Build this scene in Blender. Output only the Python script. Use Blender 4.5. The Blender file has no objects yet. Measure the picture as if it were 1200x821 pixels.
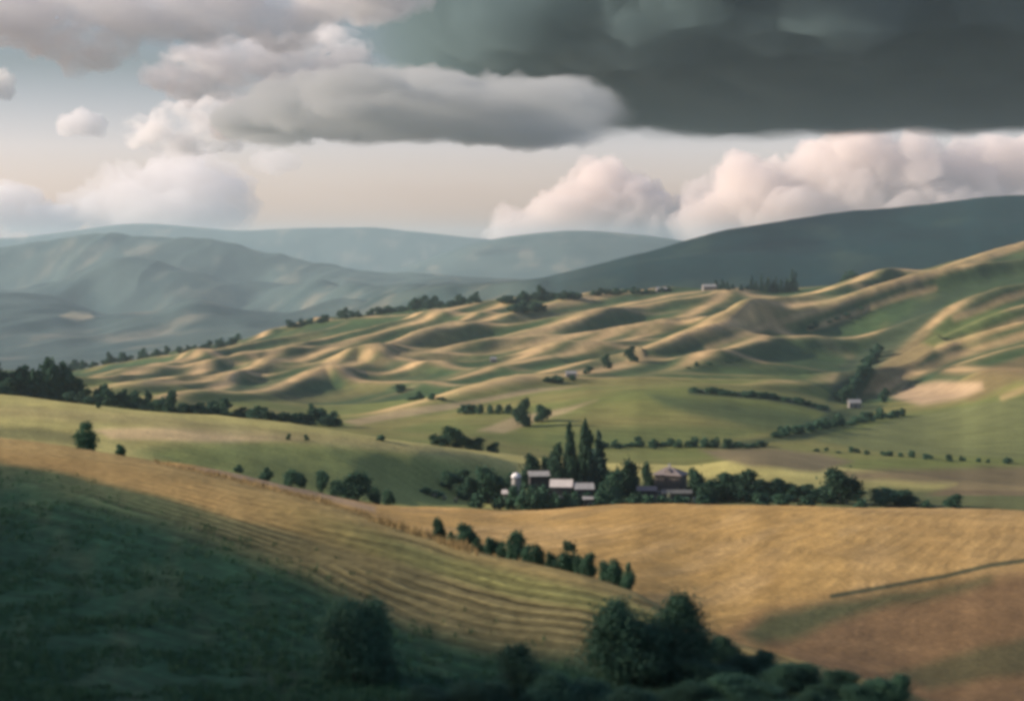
import bpy, math, random
import numpy as np
from mathutils import Vector, Matrix, noise as mnoise

random.seed(7)
rng = np.random.default_rng(11)
scene = bpy.context.scene
COL = scene.collection
F = 2100.0          # focal length in photograph pixels (photo is 1200 wide)
YH = 290.0          # eye level in the photograph
R = math.radians

# ------------------------------------------------------------------ helpers
def pchip(x, y, xq):
    x = np.asarray(x, float); y = np.asarray(y, float); xq = np.asarray(xq, float)
    h = np.diff(x); d = np.diff(y) / h
    m = np.zeros_like(y)
    same = d[:-1] * d[1:] > 0
    w1 = 2 * h[1:] + h[:-1]; w2 = h[1:] + 2 * h[:-1]
    with np.errstate(divide='ignore', invalid='ignore'):
        hm = (w1 + w2) / (w1 / d[:-1] + w2 / d[1:])
    m[1:-1] = np.where(same, hm, 0.0)
    m[0], m[-1] = d[0], d[-1]
    i = np.clip(np.searchsorted(x, xq) - 1, 0, len(x) - 2)
    t = np.clip((xq - x[i]) / h[i], 0, 1)
    t2, t3 = t * t, t * t * t
    return ((2*t3 - 3*t2 + 1) * y[i] + (t3 - 2*t2 + t) * h[i] * m[i]
            + (-2*t3 + 3*t2) * y[i+1] + (t3 - t2) * h[i] * m[i+1])

def _hash(ix, iy, seed):
    n = (ix.astype(np.int64) * 374761393 + iy.astype(np.int64) * 668265263 + seed * 974711) & 0xffffffff
    n = ((n ^ (n >> 13)) * 1274126177) & 0xffffffff
    n = n ^ (n >> 16)
    return n.astype(np.float64) / 4294967295.0

def perlin(x, y, seed=0):
    ix = np.floor(x); iy = np.floor(y); fx = x - ix; fy = y - iy
    u = fx*fx*fx*(fx*(fx*6-15)+10); v = fy*fy*fy*(fy*(fy*6-15)+10)
    def g(dx, dy):
        a = _hash(ix+dx, iy+dy, seed) * 2*np.pi
        return np.cos(a)*(fx-dx) + np.sin(a)*(fy-dy)
    return ((g(0,0)*(1-u)+g(1,0)*u)*(1-v) + (g(0,1)*(1-u)+g(1,1)*u)*v) * 1.5

def fbm(x, y, octs=4, seed=0):
    s = 0; a = 1.0; t = 0
    for k in range(octs):
        s = s + a*perlin(x*2**k, y*2**k, seed+k*17); t += a; a *= 0.5
    return s / t

def sstep(a, b, x):
    t = np.clip((x-a)/(b-a), 0, 1); return t*t*(3-2*t)

# ------------------------------------------------------------------ terrain lines
# each line: (px, py) knots in the photo's frame and the distance D of that line in metres
def L(pts, D=None):
    if D is not None: pts = [(p[0], p[1], D) for p in pts]
    a = np.array(pts, float); return a
A2 = L([(-500,470,232),(0,513,200),(100,526,186),(180,541,175),(250,556,165),(320,573,156),(400,594,145),(450,611,138),
        (510,632,131),(560,645,125),(620,659,119),(680,674,113),(740,692,109),(790,717,105),(840,744,101),(950,774,94),
        (1070,814,87),(1200,862,82),(1700,1000,76)])
A3 = A2.copy(); A3[:,1] += 13; A3[:,2] *= 1.17
LINES = {
 'S0': L([(-700,1500),(600,1560),(1900,1650)], 26),
 'S1': L([(-700,900),(0,960),(600,985),(1200,1060),(1900,1150)], 55),
 'A1': L([(-500,760,80),(0,800,80),(400,814,82),(700,826,84),(1000,850,80),(1200,930,72),(1700,1060,70)]),
 'A2': A2, 'A3': A3,
 'B0': L([(-500,500,290),(0,541,262),(180,558,250),(320,588,235),(450,625,215),(560,658,198),(740,704,180),(840,748,168),
          (950,776,155),(1070,812,143),(1200,842,135),(1700,950,128)]),
 'B1': L([(-500,500,330),(0,532,330),(120,542,330),(200,542,336),(250,550,340),(320,566,350),(400,583,360),(450,590,370),(520,594,390),
          (600,599,400),(650,597,410),(750,592,425),(850,591,430),(1000,594,430),(1200,599,430),(1700,610,430)]),
 'V0': L([(-500,498,400),(0,522,400),(150,535,400),(250,550,410),(400,582,430),(450,592,440),(600,603,465),(850,597,482),
          (1200,605,482),(1700,610,482)]),
 'V1': L([(-500,470,455),(0,493,455),(150,507,458),(300,535,462),(400,556,470),(480,575,490),(540,585,508),(600,588,522),(700,587,525),(850,586,525),
          (1200,590,525),(1700,600,525)]),
 'C1': L([(-500,440,610),(0,462,605),(130,476,590),(300,492,572),(400,505,560),(480,516,560),(560,530,580),(620,545,590),
          (700,562,590),(800,568,592),(1000,572,590),(1200,576,590),(1700,585,590)]),
 'C2': L([(-500,462,700),(0,480,700),(130,492,690),(300,505,680),(400,513,665),(480,522,640),(560,531,640),(620,540,645),
          (700,550,650),(800,552,650),(880,540,660),(1000,556,650),(1200,574,650),(1700,580,650)]),
 'E1': L([(-500,455),(0,470),(130,482),(300,495),(400,503),(480,507),(560,512),(620,520),(700,527),(800,529),(900,529),
          (1000,536),(1200,545),(1700,555)], 810),
 'E2': L([(-500,440),(0,455),(130,466),(300,478),(400,490),(500,482),(620,468),(700,460),(800,456),(900,465),(960,478),(1000,488),
          (1080,490),(1200,466),(1700,430)], 1060),
 'E3': L([(-500,432),(0,447),(130,457),(300,470),(400,478),(500,468),(620,454),(700,450),(800,449),(900,456),(960,468),(1000,476),
          (1100,466),(1200,440),(1700,400)], 1260),
 'F1': L([(-500,425),(0,441),(60,444),(130,441),(200,443),(300,442),(400,440),(500,432),(640,425),(700,422),(800,416),(870,412),(930,418),
          (1000,430),(1050,424),(1100,408),(1200,382),(1700,330)], 1620),
 'F2': L([(-500,420),(0,438),(60,441),(130,432),(200,419),(300,406),(400,395),(500,386),(640,378),(700,376),(800,370),(850,368),
          (930,360),(1000,350),(1100,332),(1200,318),(1700,250)], 2020),
 'G1': L([(-500,416),(0,437),(60,440),(130,429),(200,415),(290,402),(350,384),(400,376),(450,368),(560,353),(640,347),(740,343),
          (800,339),(900,339),(1000,332),(1050,325),(1120,305),(1200,288),(1700,205)], 2420),
 'G2': L([(-500,424),(0,442),(130,441),(290,420),(400,402),(560,382),(800,362),(1000,350),(1200,318),(1700,255)], 2760),
 'H1': L([(-500,400,5000),(0,418,5000),(100,415,5000),(200,405,5000),(290,392,5000),(400,378,4800),(560,352,3800),(640,345,3120),(800,345,3080),(1000,340,3080),(1200,315,3080),(1700,250,3080)]),
 'H2': L([(-500,338,8000),(0,343,8000),(60,350,8000),(120,366,8000),(180,366,8000),(230,352,8000),(280,366,8000),(330,370,7800),(400,352,7200),(480,340,5200),(560,332,4600),(620,328,3800),
          (680,322,3550),(760,312,3500),(850,300,3500),(1000,290,3500),(1200,270,3500),(1700,262,3500)]),
 'H2b': L([(-500,350,8700),(0,355,8700),(60,360,8700),(120,380,8700),(180,376,8700),(230,364,8700),(280,375,8700),(330,380,8500),(400,362,7700),(480,346,5600),(560,334,4450),(620,328,3650),
          (680,319,3380+320),(760,305,3700),(850,290,3700),(1000,278,3700),(1200,255,3700),(1700,248,3700)]),
 'I1': L([(-500,326,10000),(0,341,10000),(60,328,10000),(100,312,10000),(140,303,10000),(190,309,10000),(240,320,10000),(300,333,10000),(360,330,9600),(450,337,8200),(520,336,6500),
          (580,332,5000),(620,328,4300),(680,314,4050),(750,295,4000),
          (850,267,4000),(900,259,4000),(950,251,4000),(1000,246,4000),(1100,238,4000),(1200,227,4000),(1700,222,4000)]),
 'I1b': L([(-500,336,10800),(0,350,10800),(60,339,10800),(100,325,10800),(140,317,10800),(190,322,10800),(240,332,10800),(300,342,10800),(360,338,10400),(450,341,9000),(520,338,7400),(580,336,5600),
          (620,334,4900),(680,326,4600),(750,312,4500),(850,290,4500),(900,284,4500),(1000,272,4500),(1200,255,4500),(1700,250,4500)]),
 'H3': L([(-500,300),(0,290),(60,283),(130,275),(200,277),(250,281),(290,291),(350,304),(420,317),(500,323),(560,327),(620,330),
          (700,332),(1000,300),(1700,285)], 12000),
 'J0': L([(-500,330),(1700,330)], 13400),
 'J1': L([(-500,330),(380,330),(440,322),(480,311),(520,296),(560,284),(620,274),(680,270),(740,274),(800,282),(900,300),(1000,310),
          (1700,310)], 16000),
 'J2': L([(-500,330),(1700,330)], 17500),
 'K1': L([(-500,274),(0,279),(80,271),(160,262),(230,266),(280,270),(360,267),(430,266),(480,271),(560,279),(640,284),(800,285),
          (1700,280)], 20000),
 'K2': L([(-500,305),(1700,305)], 23200),
 'Z': L([(-500,302),(1700,302)], 27000),
}
NAMES = list(LINES)
pxs = np.concatenate([np.arange(-700,-60,14.), np.arange(-60,1262,2.1), np.arange(1266,1901,14.)])
def lin(name, k, px):
    a = LINES[name]
    return pchip(a[:,0], a[:,k], np.clip(px, a[0,0], a[-1,0]))
LY = np.array([lin(n, 1, pxs) for n in NAMES])
LD = np.array([lin(n, 2, pxs) for n in NAMES])
segs = [(26,60,50),(60,240,240),(240,520,150),(520,1000,140),(1000,2600,300),(2600,13400,290),(13400,27000,90)]
Ds = np.concatenate([np.exp(np.linspace(math.log(a), math.log(b), n, endpoint=False)) for a,b,n in segs] + [np.array([27000.])])
NR, NC = len(Ds), len(pxs)
PY = np.empty((NR, NC))
for c in range(NC):
    PY[:,c] = pchip(np.log(LD[:,c]), LY[:,c], np.log(Ds))
# soften creases along the rows
wcol = 3
for _ in range(2):
    P = PY.copy()
    for s in range(1, wcol+1):
        P[:, wcol:-wcol] += PY[:, wcol+s:NC-wcol+s] + PY[:, wcol-s:NC-wcol-s]
    P[:, wcol:-wcol] /= (2*wcol+1)
    P[:, :wcol] = PY[:, :wcol]; P[:, -wcol:] = PY[:, -wcol:]
    PY = P
DD = np.repeat(Ds[:,None], NC, 1)
X = DD * (pxs[None,:] - 600) / F
Z = -(PY - YH) * DD / F
PX = np.repeat(pxs[None,:], NR, 0)

def base_at(px, py, dmin=60, dmax=8000):
    """distance at which the (undisplaced) ground crosses that sight line"""
    c = int(np.argmin(abs(pxs - px)))
    col = PY[:,c]
    ok = np.where((Ds >= dmin) & (Ds <= dmax))[0]
    for i in ok[:-1]:
        a, b = col[i]-py, col[i+1]-py
        if a >= 0 > b or (a > 0 and b <= 0):
            t = a / (a-b); return Ds[i] + t*(Ds[i+1]-Ds[i])
    j = ok[np.argmin(abs(col[ok]-py))]
    return Ds[j]

# ---- relief: gentle noise everywhere, spurs on the dune-like hills
ld = np.log(DD)
Z += 0.25*fbm(X/9, DD/9, 3, 1) * sstep(40, 90, DD) * (1-sstep(500, 900, DD))
Z += 1.2*fbm(X/60, DD/70, 3, 5) * sstep(230, 420, DD)
mid = sstep(1150, 1500, DD) * (1-sstep(2450, 2750, DD))
Z += mid * 1.6*fbm(X/70 - DD/420, DD/330 + 3, 3, 9)
far = sstep(2880, 3500, DD) * (1-sstep(13000, 13700, DD))
left = 1-sstep(560, 760, PX)
rid = 1-abs(fbm(X/720 - DD/3600, DD/2300, 4, 21))*2.2
Z += far*left*sstep(4500,6500,DD)*(rid*44-27)
Z += far*(1-left)*fbm(X/420 + DD/900, DD/900, 5, 33)*13
Z += sstep(14000, 15000, DD)*fbm(X/1100, DD/1600, 4, 41)*9

SPURS = [  # polyline in the photo, half width (m), height (m)
 ([(313,423),(367,408),(433,392)],24,11),([(423,408),(473,390),(517,377)],26,11),([(460,427),(507,407),(553,395),(590,391)],24,13),
 ([(530,392),(567,377),(597,363)],24,12),([(617,375),(670,358)],28,11),([(613,403),(660,392),(700,383)],30,13),
 ([(480,428),(533,425)],22,7),([(380,440),(420,432),(447,434)],22,10),([(327,465),(380,448),(423,454)],20,9),
 ([(590,427),(633,423)],24,8),([(657,427),(693,420)],22,8),([(563,468),(617,456),(667,452)],26,6),
 ([(417,377),(467,375)],30,8),([(300,400),(337,388)],24,9),([(90,438),(150,428),(207,423)],22,8),
 ([(150,450),(200,440),(260,418),(297,409)],22,11),([(213,453),(253,438),(320,427)],20,10),([(257,455),(300,443)],18,9),
 ([(213,473),(253,466)],16,5),([(560,415),(610,410)],20,8),([(700,410),(740,398),(790,392)],28,9),([(700,383),(740,370),(780,362)],28,10),
 ([(830,407),(900,381),(967,361),(1017,343)],30,15),([(967,377),(1027,357),(1067,344),(1120,332)],30,18),
 ([(870,420),(910,408),(980,411)],26,10),([(1033,457),(1117,417),(1187,397)],24,12),([(1147,393),(1200,374),(1260,356)],26,12),
 ([(1150,362),(1177,350),(1215,342)],24,10),([(1050,457),(1093,446),(1150,450)],30,7),([(1067,330),(1120,317),(1200,291)],34,8),
 ([(807,377),(847,358)],24,7),([(770,356),(827,346),(900,353)],40,6),([(640,447),(700,432),(760,428),(830,412)],30,8),
 ([(690,446),(760,432),(810,430)],26,6),([(740,395),(800,384),(840,388)],30,8),([(230,422),(290,404)],20,7),([(680,362),(730,350)],30,8),
]
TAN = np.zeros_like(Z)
rows = np.where((Ds > 900) & (Ds < 3000))[0]; r0, r1 = rows[0], rows[-1]+1
xs_, ys_ = X[r0:r1], DD[r0:r1]
wob = 6*fbm(xs_/60, ys_/200, 2, 77)
for poly, w, hgt in SPURS:
    P = []
    for px, py in poly:
        d = base_at(px, py, 1000, 2500); P.append((d*(px-600)/F, d))
    e = 1.0 if poly[0][0] < 760 else .3; P[0] = tuple(P[0][k]+e*(P[0][k]-P[1][k])*.8 for k in (0,1)); P[-1] = tuple(P[-1][k]+e*(P[-1][k]-P[-2][k])*.5 for k in (0,1))
    hgt *= 1.05 if poly[0][0] > 825 else 0.60
    best = np.full(xs_.shape, 1e9); sd = np.zeros(xs_.shape)
    n = len(P)-1
    for i in range(n):
        (ax, ay), (bx, by) = P[i], P[i+1]
        dx, dy = bx-ax, by-ay; l2 = dx*dx+dy*dy+1e-6
        t = ((xs_-ax)*dx + (ys_-ay)*dy)/l2
        tc = np.clip(t, 0, 1)
        qx, qy = ax+tc*dx, ay+tc*dy
        ex, ey = xs_-qx, ys_-qy
        over = np.abs(t-tc)*math.sqrt(l2)
        d = np.sqrt(ex*ex + ey*ey) + 0*over
        perp = ((xs_-ax)*dy - (ys_-ay)*dx)/math.sqrt(l2)     # + = right of the run
        upd = d < best
        best = np.where(upd, d, best); sd = np.where(upd, perp, sd)
    sd0 = sd; sd = sd + wob
    ww = np.where(sd < 0, w*1.4, w*0.66)
    g = np.exp(-(sd/ww)**2) * np.where(best < 1e9, 1, 0)
    endf = np.exp(-(np.sqrt(np.maximum(best**2-sd0**2, 0))/150)**1.6)
    Z[r0:r1] += hgt*g*endf
    tg = np.exp(-((sd + 0.40*w)/(w*0.44))**2)*np.clip(endf*1.3,0,1)  # dry grass tan, moved to the sunward flank to paint in sunlight
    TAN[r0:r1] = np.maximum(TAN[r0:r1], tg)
PYV = YH - Z*F/DD      # where each ground point appears in the photo's frame

# ------------------------------------------------------------------ crops: colour per ground point, with some light and shade painted in
def mix(a, b, m): return a*(1-m[...,None]) + np.array(b)[None,None,:]*m[...,None]
def poly_mask(pts, soft=2.5, dlo=0, dhi=1e9, jit=1.5, sy=1.0):
    pts = np.array(pts, float)
    lo = pts.min(0)-12; hi = pts.max(0)+12
    m = np.zeros_like(Z)
    sel = (DD>=dlo)&(DD<=dhi)&(PX>=lo[0])&(PX<=hi[0])&(PYV>=lo[1])&(PYV<=hi[1])
    x = PX[sel]; y = PYV[sel]
    if not len(x): return m
    if jit:
        xx, yy = X[sel], DD[sel]
        y = y + jit*perlin(xx/(DD[sel]*.02), yy/(DD[sel]*.06), 3)
    inside = np.zeros(x.shape, bool); dist = np.full(x.shape, 1e9)
    n = len(pts)
    for i in range(n):
        x1, y1 = pts[i]; x2, y2 = pts[(i+1) % n]
        cond = ((y1 > y) != (y2 > y))
        with np.errstate(divide='ignore', invalid='ignore'):
            xi = (x2-x1)*(y-y1)/(y2-y1+1e-12)+x1
        inside ^= cond & (x < xi)
        dx, dy = x2-x1, y2-y1; t = np.clip(((x-x1)*dx+(y-y1)*dy)/(dx*dx+dy*dy+1e-9), 0, 1)
        dist = np.minimum(dist, np.hypot(x-(x1+t*dx), y-(y1+t*dy)))
    s = np.where(inside, dist, -dist)
    m[sel] = sstep(-soft, soft, s)
    return m
def strip_mask(pts, w, dlo=0, dhi=1e9, soft=1.0):
    m = np.zeros_like(Z)
    pts = np.array(pts, float); lo = pts.min(0)-20; hi = pts.max(0)+20
    sel = (DD>=dlo)&(DD<=dhi)&(PX>=lo[0])&(PX<=hi[0])&(PYV>=lo[1])&(PYV<=hi[1])
    x = PX[sel]; y = PYV[sel]; dist = np.full(x.shape, 1e9)
    for i in range(len(pts)-1):
        x1,y1 = pts[i]; x2,y2 = pts[i+1]; dx,dy = x2-x1,y2-y1
        t = np.clip(((x-x1)*dx+(y-y1)*dy)/(dx*dx+dy*dy+1e-9),0,1)
        dist = np.minimum(dist, np.hypot(x-(x1+t*dx), y-(y1+t*dy)))
    m[sel] = 1-sstep(w-soft, w+soft, dist)
    return m

GOLD=(0.44,0.275,0.088); GOLD2=(0.30,0.20,0.085); LIT_TANC=(0.56,0.38,0.18); GREEN=(0.150,0.172,0.048); GREEN2=(0.105,0.138,0.042)
DKGREEN=(0.034,0.062,0.030); SHADE_GRASS=(0.026,0.072,0.034); BROWN=(0.175,0.112,0.066); OLIVE=(0.205,0.19,0.062); SHADE_FOREST=(0.004,0.026,0.028)
STRAW=(0.60,0.44,0.21)
ALB = np.zeros(Z.shape+(3,)); ALB[:] = GREEN
ROW = np.zeros_like(Z); RAMP = np.zeros_like(Z)
ia = NAMES.index
line_d = lambda n: LD[ia(n)][None,:]
big = fbm(X/(0.09*DD), DD/(0.35*DD.mean()), 3, 51)      # broad patches
nz1 = fbm(X/45, DD/110, 3, 61)

# near slope A: grass low down painted dark for shade, crop strips above, stubble along the top
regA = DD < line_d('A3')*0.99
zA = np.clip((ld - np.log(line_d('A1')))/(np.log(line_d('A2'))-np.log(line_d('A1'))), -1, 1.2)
colA = np.zeros_like(ALB); colA[:] = SHADE_GRASS
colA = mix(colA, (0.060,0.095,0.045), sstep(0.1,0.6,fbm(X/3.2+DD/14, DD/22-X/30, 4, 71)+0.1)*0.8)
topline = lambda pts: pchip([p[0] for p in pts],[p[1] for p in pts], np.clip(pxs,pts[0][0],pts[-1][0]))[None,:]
t1 = topline([(-700,470),(0,548),(150,592),(300,640),(420,692),(480,722),(600,752),(680,760),(760,800),(1300,1000)])   # shade edge, grass below it is painted dark
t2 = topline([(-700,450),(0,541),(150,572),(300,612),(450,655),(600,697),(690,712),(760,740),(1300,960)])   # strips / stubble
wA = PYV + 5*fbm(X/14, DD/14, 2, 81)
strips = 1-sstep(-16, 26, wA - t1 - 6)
colA = mix(colA, (0.205,0.170,0.068), strips*(0.25+0.75*sstep(120,420,PX)))  # strips darkened towards the left, painting the shade they lie in
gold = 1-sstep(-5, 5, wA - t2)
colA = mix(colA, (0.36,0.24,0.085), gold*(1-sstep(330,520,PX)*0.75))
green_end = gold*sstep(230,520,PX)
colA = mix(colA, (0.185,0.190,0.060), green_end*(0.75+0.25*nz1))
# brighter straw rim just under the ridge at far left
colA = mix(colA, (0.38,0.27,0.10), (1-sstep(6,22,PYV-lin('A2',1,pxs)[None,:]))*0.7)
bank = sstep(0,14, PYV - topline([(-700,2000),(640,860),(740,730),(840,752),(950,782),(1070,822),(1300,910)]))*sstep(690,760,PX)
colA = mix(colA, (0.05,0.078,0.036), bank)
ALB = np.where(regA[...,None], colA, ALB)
RAMP0 = 0
tw = np.maximum(t1-t2, 16)
ROW = np.where(regA, np.where(PYV < t2+tw, (PYV-t2)/tw*4.6, 4.6+(PYV-t2-tw)/15) + 0.35*fbm(X/9,DD/9,3,91), ROW)
dirt = np.clip(strips - gold*0.55,0,1)
RAMP = np.where(regA, 0.34*np.clip(strips-gold,0,1) + (0.10+0.12*sstep(150,420,PX))*gold, RAMP)
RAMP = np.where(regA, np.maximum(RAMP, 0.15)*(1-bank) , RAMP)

# wheat hill B
regB = (DD >= line_d('A3')*0.99) & (DD < line_d('V0')*0.985)
colB = np.zeros_like(ALB); colB[:] = GOLD
colB = mix(colB, (0.50,0.325,0.122), sstep(-0.1,0.5,fbm((X*0.95-DD*0.32)/9, (X*0.32+DD*0.95)/80, 3, 101)))
colB = mix(colB, (0.33,0.22,0.085), sstep(0.12,0.5,fbm((X*0.95-DD*0.32)/16, (X*0.32+DD*0.95)/60, 3, 103))*0.7)
colB = mix(colB, (0.38,0.25,0.095), sstep(900,1200,PX)*0.7)
ALB = np.where(regB[...,None], colB, ALB)
ROW = np.where(regB, (X*0.947-DD*0.322)/3.4 + 1.3*fbm(X/30,DD/60,3,105), ROW)
RAMP = np.where(regB, 0.085, RAMP)
def paint(m, c, k=1.0):
    global ALB
    ALB = mix(ALB, c, m*k)
low = poly_mask([(845,742),(885,718),(960,702),(1060,690),(1200,668),(1300,650),(1300,900),(1050,830)], 15, 130, 330)
paint(low, (0.185,0.112,0.052), 0.9)
paint(poly_mask([(868,742),(900,722),(950,706),(1010,699),(1080,690),(1160,676),(1160,682),(1080,702),(1010,716),(960,734),(920,752),(890,756)],11,130,330,4), (0.070,0.088,0.036), 0.85)
paint(poly_mask([(1040,790),(1120,765),(1200,745),(1300,730),(1300,775),(1180,790),(1090,806)],9,120,330,4), (0.075,0.085,0.036), 0.7)
paint(strip_mask([(975,698),(1010,692),(1060,683),(1110,674),(1160,662),(1210,655),(1290,640)],2.6,130,330,1.6), (0.040,0.056,0.030), 0.9)
paint(poly_mask([(200,548),(260,556),(330,572),(400,590),(440,600),(440,594),(400,583),(330,565),(260,548)],3,200,420,1), (0.40,0.275,0.150))
RAMP *= np.where(regB, 1-0.5*low, 1)

# left green hill C and the valley floor
regC = (DD >= line_d('V0')*0.985) & (DD < 700)
colC = np.zeros_like(ALB); colC[:] = (0.42,0.37,0.125)
lf = 1-sstep(560,640,PX)
colC = mix(colC, (0.22,0.245,0.075), poly_mask([(160,530),(220,519),(330,517),(450,528),(560,545),(620,560),(560,600),(420,600),(300,572),(220,552)],9,330,640,2))
colC = mix(colC, STRAW, poly_mask([(110,504),(150,501),(230,501),(310,506),(360,514),(300,517),(200,516),(130,514)],3.5,330,640,1)*0.95)
colC = mix(colC, (0.150,0.150,0.060), poly_mask([(-60,494),(60,504),(110,512),(90,520),(0,514),(-60,510)],5,330,640,1)*0.8)
colC = mix(colC, (0.36,0.30,0.12), poly_mask([(-60,470),(60,478),(200,488),(330,503),(480,520),(600,536),(480,530),(330,516),(160,498),(0,488),(-60,486)],4,330,640,1)*0.7)
colC = mix(colC, DKGREEN, sstep(600,640,PX)*(1-sstep(560,640,DD))*0.8)
ALB = np.where(regC[...,None], colC, ALB)
ROW = np.where(regC, (DD+X*0.25)/7.0+0.5*fbm(X/40,DD/40,2,107), ROW); RAMP = np.where(regC, 0.05, RAMP)
# fields D/E
regE = (DD >= 700) & (DD < 1300)
colE = np.zeros_like(ALB); colE[:] = GREEN
colE = mix(colE, OLIVE, sstep(-0.2,0.4,fbm(X/130,DD/160,3,111)))
ALB = np.where(regE[...,None], colE, ALB)
ROW = np.where(regE, (DD*0.96+X*0.28)/13+0.6*fbm(X/70,DD/70,2,113), ROW); RAMP = np.where(regE, 0.08, RAMP)
PE = dict(dlo=560, dhi=1350)
paint(poly_mask([(820,526),(880,524),(960,530),(1000,540),(960,552),(880,546),(840,536)],4,**PE), (0.185,0.150,0.075))
paint(poly_mask([(980,552),(1060,550),(1210,545),(1300,545),(1300,600),(1150,598),(1080,582),(1120,566),(1000,562)],5,**PE), (0.175,0.125,0.070), .8)
paint(poly_mask([(400,500),(480,490),(560,478),(640,462),(700,456),(660,470),(600,478),(520,492),(440,508)],3,**PE), OLIVE)
paint(poly_mask([(560,505),(600,490),(650,480),(700,468),(660,484),(620,498),(590,508)],3,**PE), (0.36,0.28,0.14),.9)
paint(poly_mask([(400,494),(470,480),(560,468),(610,458),(680,451),(620,462),(560,474),(480,488),(420,498)],2.5,**PE), (0.36,0.275,0.14),.9)
paint(poly_mask([(640,508),(720,500),(840,498),(920,504),(850,516),(720,520),(640,518)],6,**PE), GREEN2,.7)
paint(poly_mask([(760,462),(850,470),(950,486),(960,500),(900,506),(840,492),(780,478)],7,**PE), (0.062,0.092,0.038),.8)  # shadow on the green dome, painted as darker green
paint(poly_mask([(955,515),(1010,502),(1080,484),(1140,474),(1210,462),(1300,450),(1300,540),(1150,535),(1030,530)],4,**PE), (0.150,0.165,0.060))
paint(poly_mask([(830,520),(900,512),(960,488),(1010,470),(1040,474),(1000,500),(940,515),(860,524)],3,**PE), DKGREEN,.75)

# dunes and the right-hand hillside; crest tan is dry grass plus painted sunlight
regG = (DD >= 1300) & (DD < 2800)
colG = np.zeros_like(ALB); colG[:] = (0.050,0.086,0.032)
colG = mix(colG, (0.20,0.165,0.060), 0.6*sstep(0.1,0.45,fbm(X/90-DD/300,DD/420,4,121)))
colG = mix(colG, DKGREEN, sstep(0.05,0.4,fbm(X/60-DD/300+9,DD/300,4,123))*0.75)
colG = mix(colG, (0.048,0.080,0.032), sstep(1000,1150,PX)*0.6)
lit_tanv = np.clip(TAN*(0.85+0.6*nz1),0,1)*(1-0.15*sstep(1080,1200,PX))
colG = mix(colG, LIT_TANC, lit_tanv*0.92)
colG = mix(colG, GREEN2, (sstep(420,450,PYV)*sstep(700,760,PX)*(1-sstep(960,990,PX)))*0.6)
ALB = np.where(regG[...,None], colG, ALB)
ALB = np.where(((DD>1000)&(DD<1300))[...,None], mix(ALB, LIT_TANC, TAN*0.75), ALB)
PG = dict(dlo=1000, dhi=2900)
paint(poly_mask([(1010,460),(1030,430),(1060,402),(1085,385),(1110,392),(1090,415),(1060,440),(1040,462)],3,**PG), (0.20,0.155,0.070))
paint(poly_mask([(1100,458),(1160,430),(1230,405),(1260,410),(1260,440),(1190,446),(1140,470)],4,**PG), (0.17,0.125,0.058), .75)
paint(poly_mask([(905,398),(960,392),(1000,398),(985,440),(940,446),(900,428)],8,**PG), (0.052,0.088,0.034), .7)
paint(poly_mask([(1045,466),(1060,452),(1100,446),(1150,448),(1152,456),(1120,468),(1080,474)],5,**PG), (0.42,0.30,0.17))
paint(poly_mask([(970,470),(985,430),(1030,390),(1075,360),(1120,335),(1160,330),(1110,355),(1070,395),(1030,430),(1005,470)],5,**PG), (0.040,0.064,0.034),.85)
paint(poly_mask([(1050,462),(1090,430),(1130,410),(1200,386),(1200,396),(1130,420),(1085,446)],2.5,**PG), DKGREEN,.8)
paint(poly_mask([(1085,345),(1130,318),(1180,303),(1260,290),(1260,345),(1180,352),(1120,352)],6,**PG), (0.040,0.066,0.030), .7)  # shade on the upper right slope, painted as dark green
paint(poly_mask([(1080,400),(1110,372),(1150,362),(1210,366),(1150,390),(1100,408)],4,**PG), GREEN2,.8)
paint(strip_mask([(810,458),(850,461),(900,465),(940,472),(970,480)],3.6,900,1500,2), (0.035,0.05,0.03), .95)
RAMP = np.where(regG, 0.05, RAMP); ROW = np.where(regG, (X+DD*.2)/14, ROW)
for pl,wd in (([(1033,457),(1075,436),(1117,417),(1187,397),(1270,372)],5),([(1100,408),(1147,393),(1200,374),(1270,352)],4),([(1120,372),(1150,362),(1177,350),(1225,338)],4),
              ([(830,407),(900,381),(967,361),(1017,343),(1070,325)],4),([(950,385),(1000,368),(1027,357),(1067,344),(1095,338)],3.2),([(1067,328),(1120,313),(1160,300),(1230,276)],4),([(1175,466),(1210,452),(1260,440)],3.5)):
    paint(strip_mask(pl,wd,1000,2800,wd*.95)*np.clip(.75+.8*nz1,.2,1), (0.52,0.35,0.165), .72)  # tan bands that paint sunlight along the ridges
# far hills: rough pasture, woods and a few pale plots on the left; dark forest colour in place of cloud shade on the right mountain
regH = DD >= 2800
colH = np.zeros_like(ALB); colH[:] = (0.056,0.084,0.076)
colH = mix(colH, (0.19,0.175,0.130), sstep(0.05,0.5,fbm(X/260,DD/700,4,131))*0.8)
colH = mix(colH, (0.026,0.052,0.052), sstep(-0.05,0.3,fbm(X/330+5,DD/600,4,133))*0.8)
mtn = sstep(600,760,PX+40*fbm(X/300,DD/300,3,3))*(DD<10000)*sstep(2820,2950,DD)
colH = mix(colH, SHADE_FOREST, mtn*0.95)
colH = mix(colH, (0.034,0.060,0.044), mtn*sstep(0.05,0.4,fbm(X/240,DD/420,4,137))*0.7)
ALB = np.where(regH[...,None], colH, ALB)
paint(poly_mask([(70,370),(85,364),(105,366),(110,372),(90,376)],2,2900,10000,1), (0.42,0.34,0.20))
ALB = np.clip(ALB*(1+0.25*fbm(X/(0.02*DD),DD/(0.08*DD.clip(60,2e4)),3,141)[...,None]), 0.004, 0.8)

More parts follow.
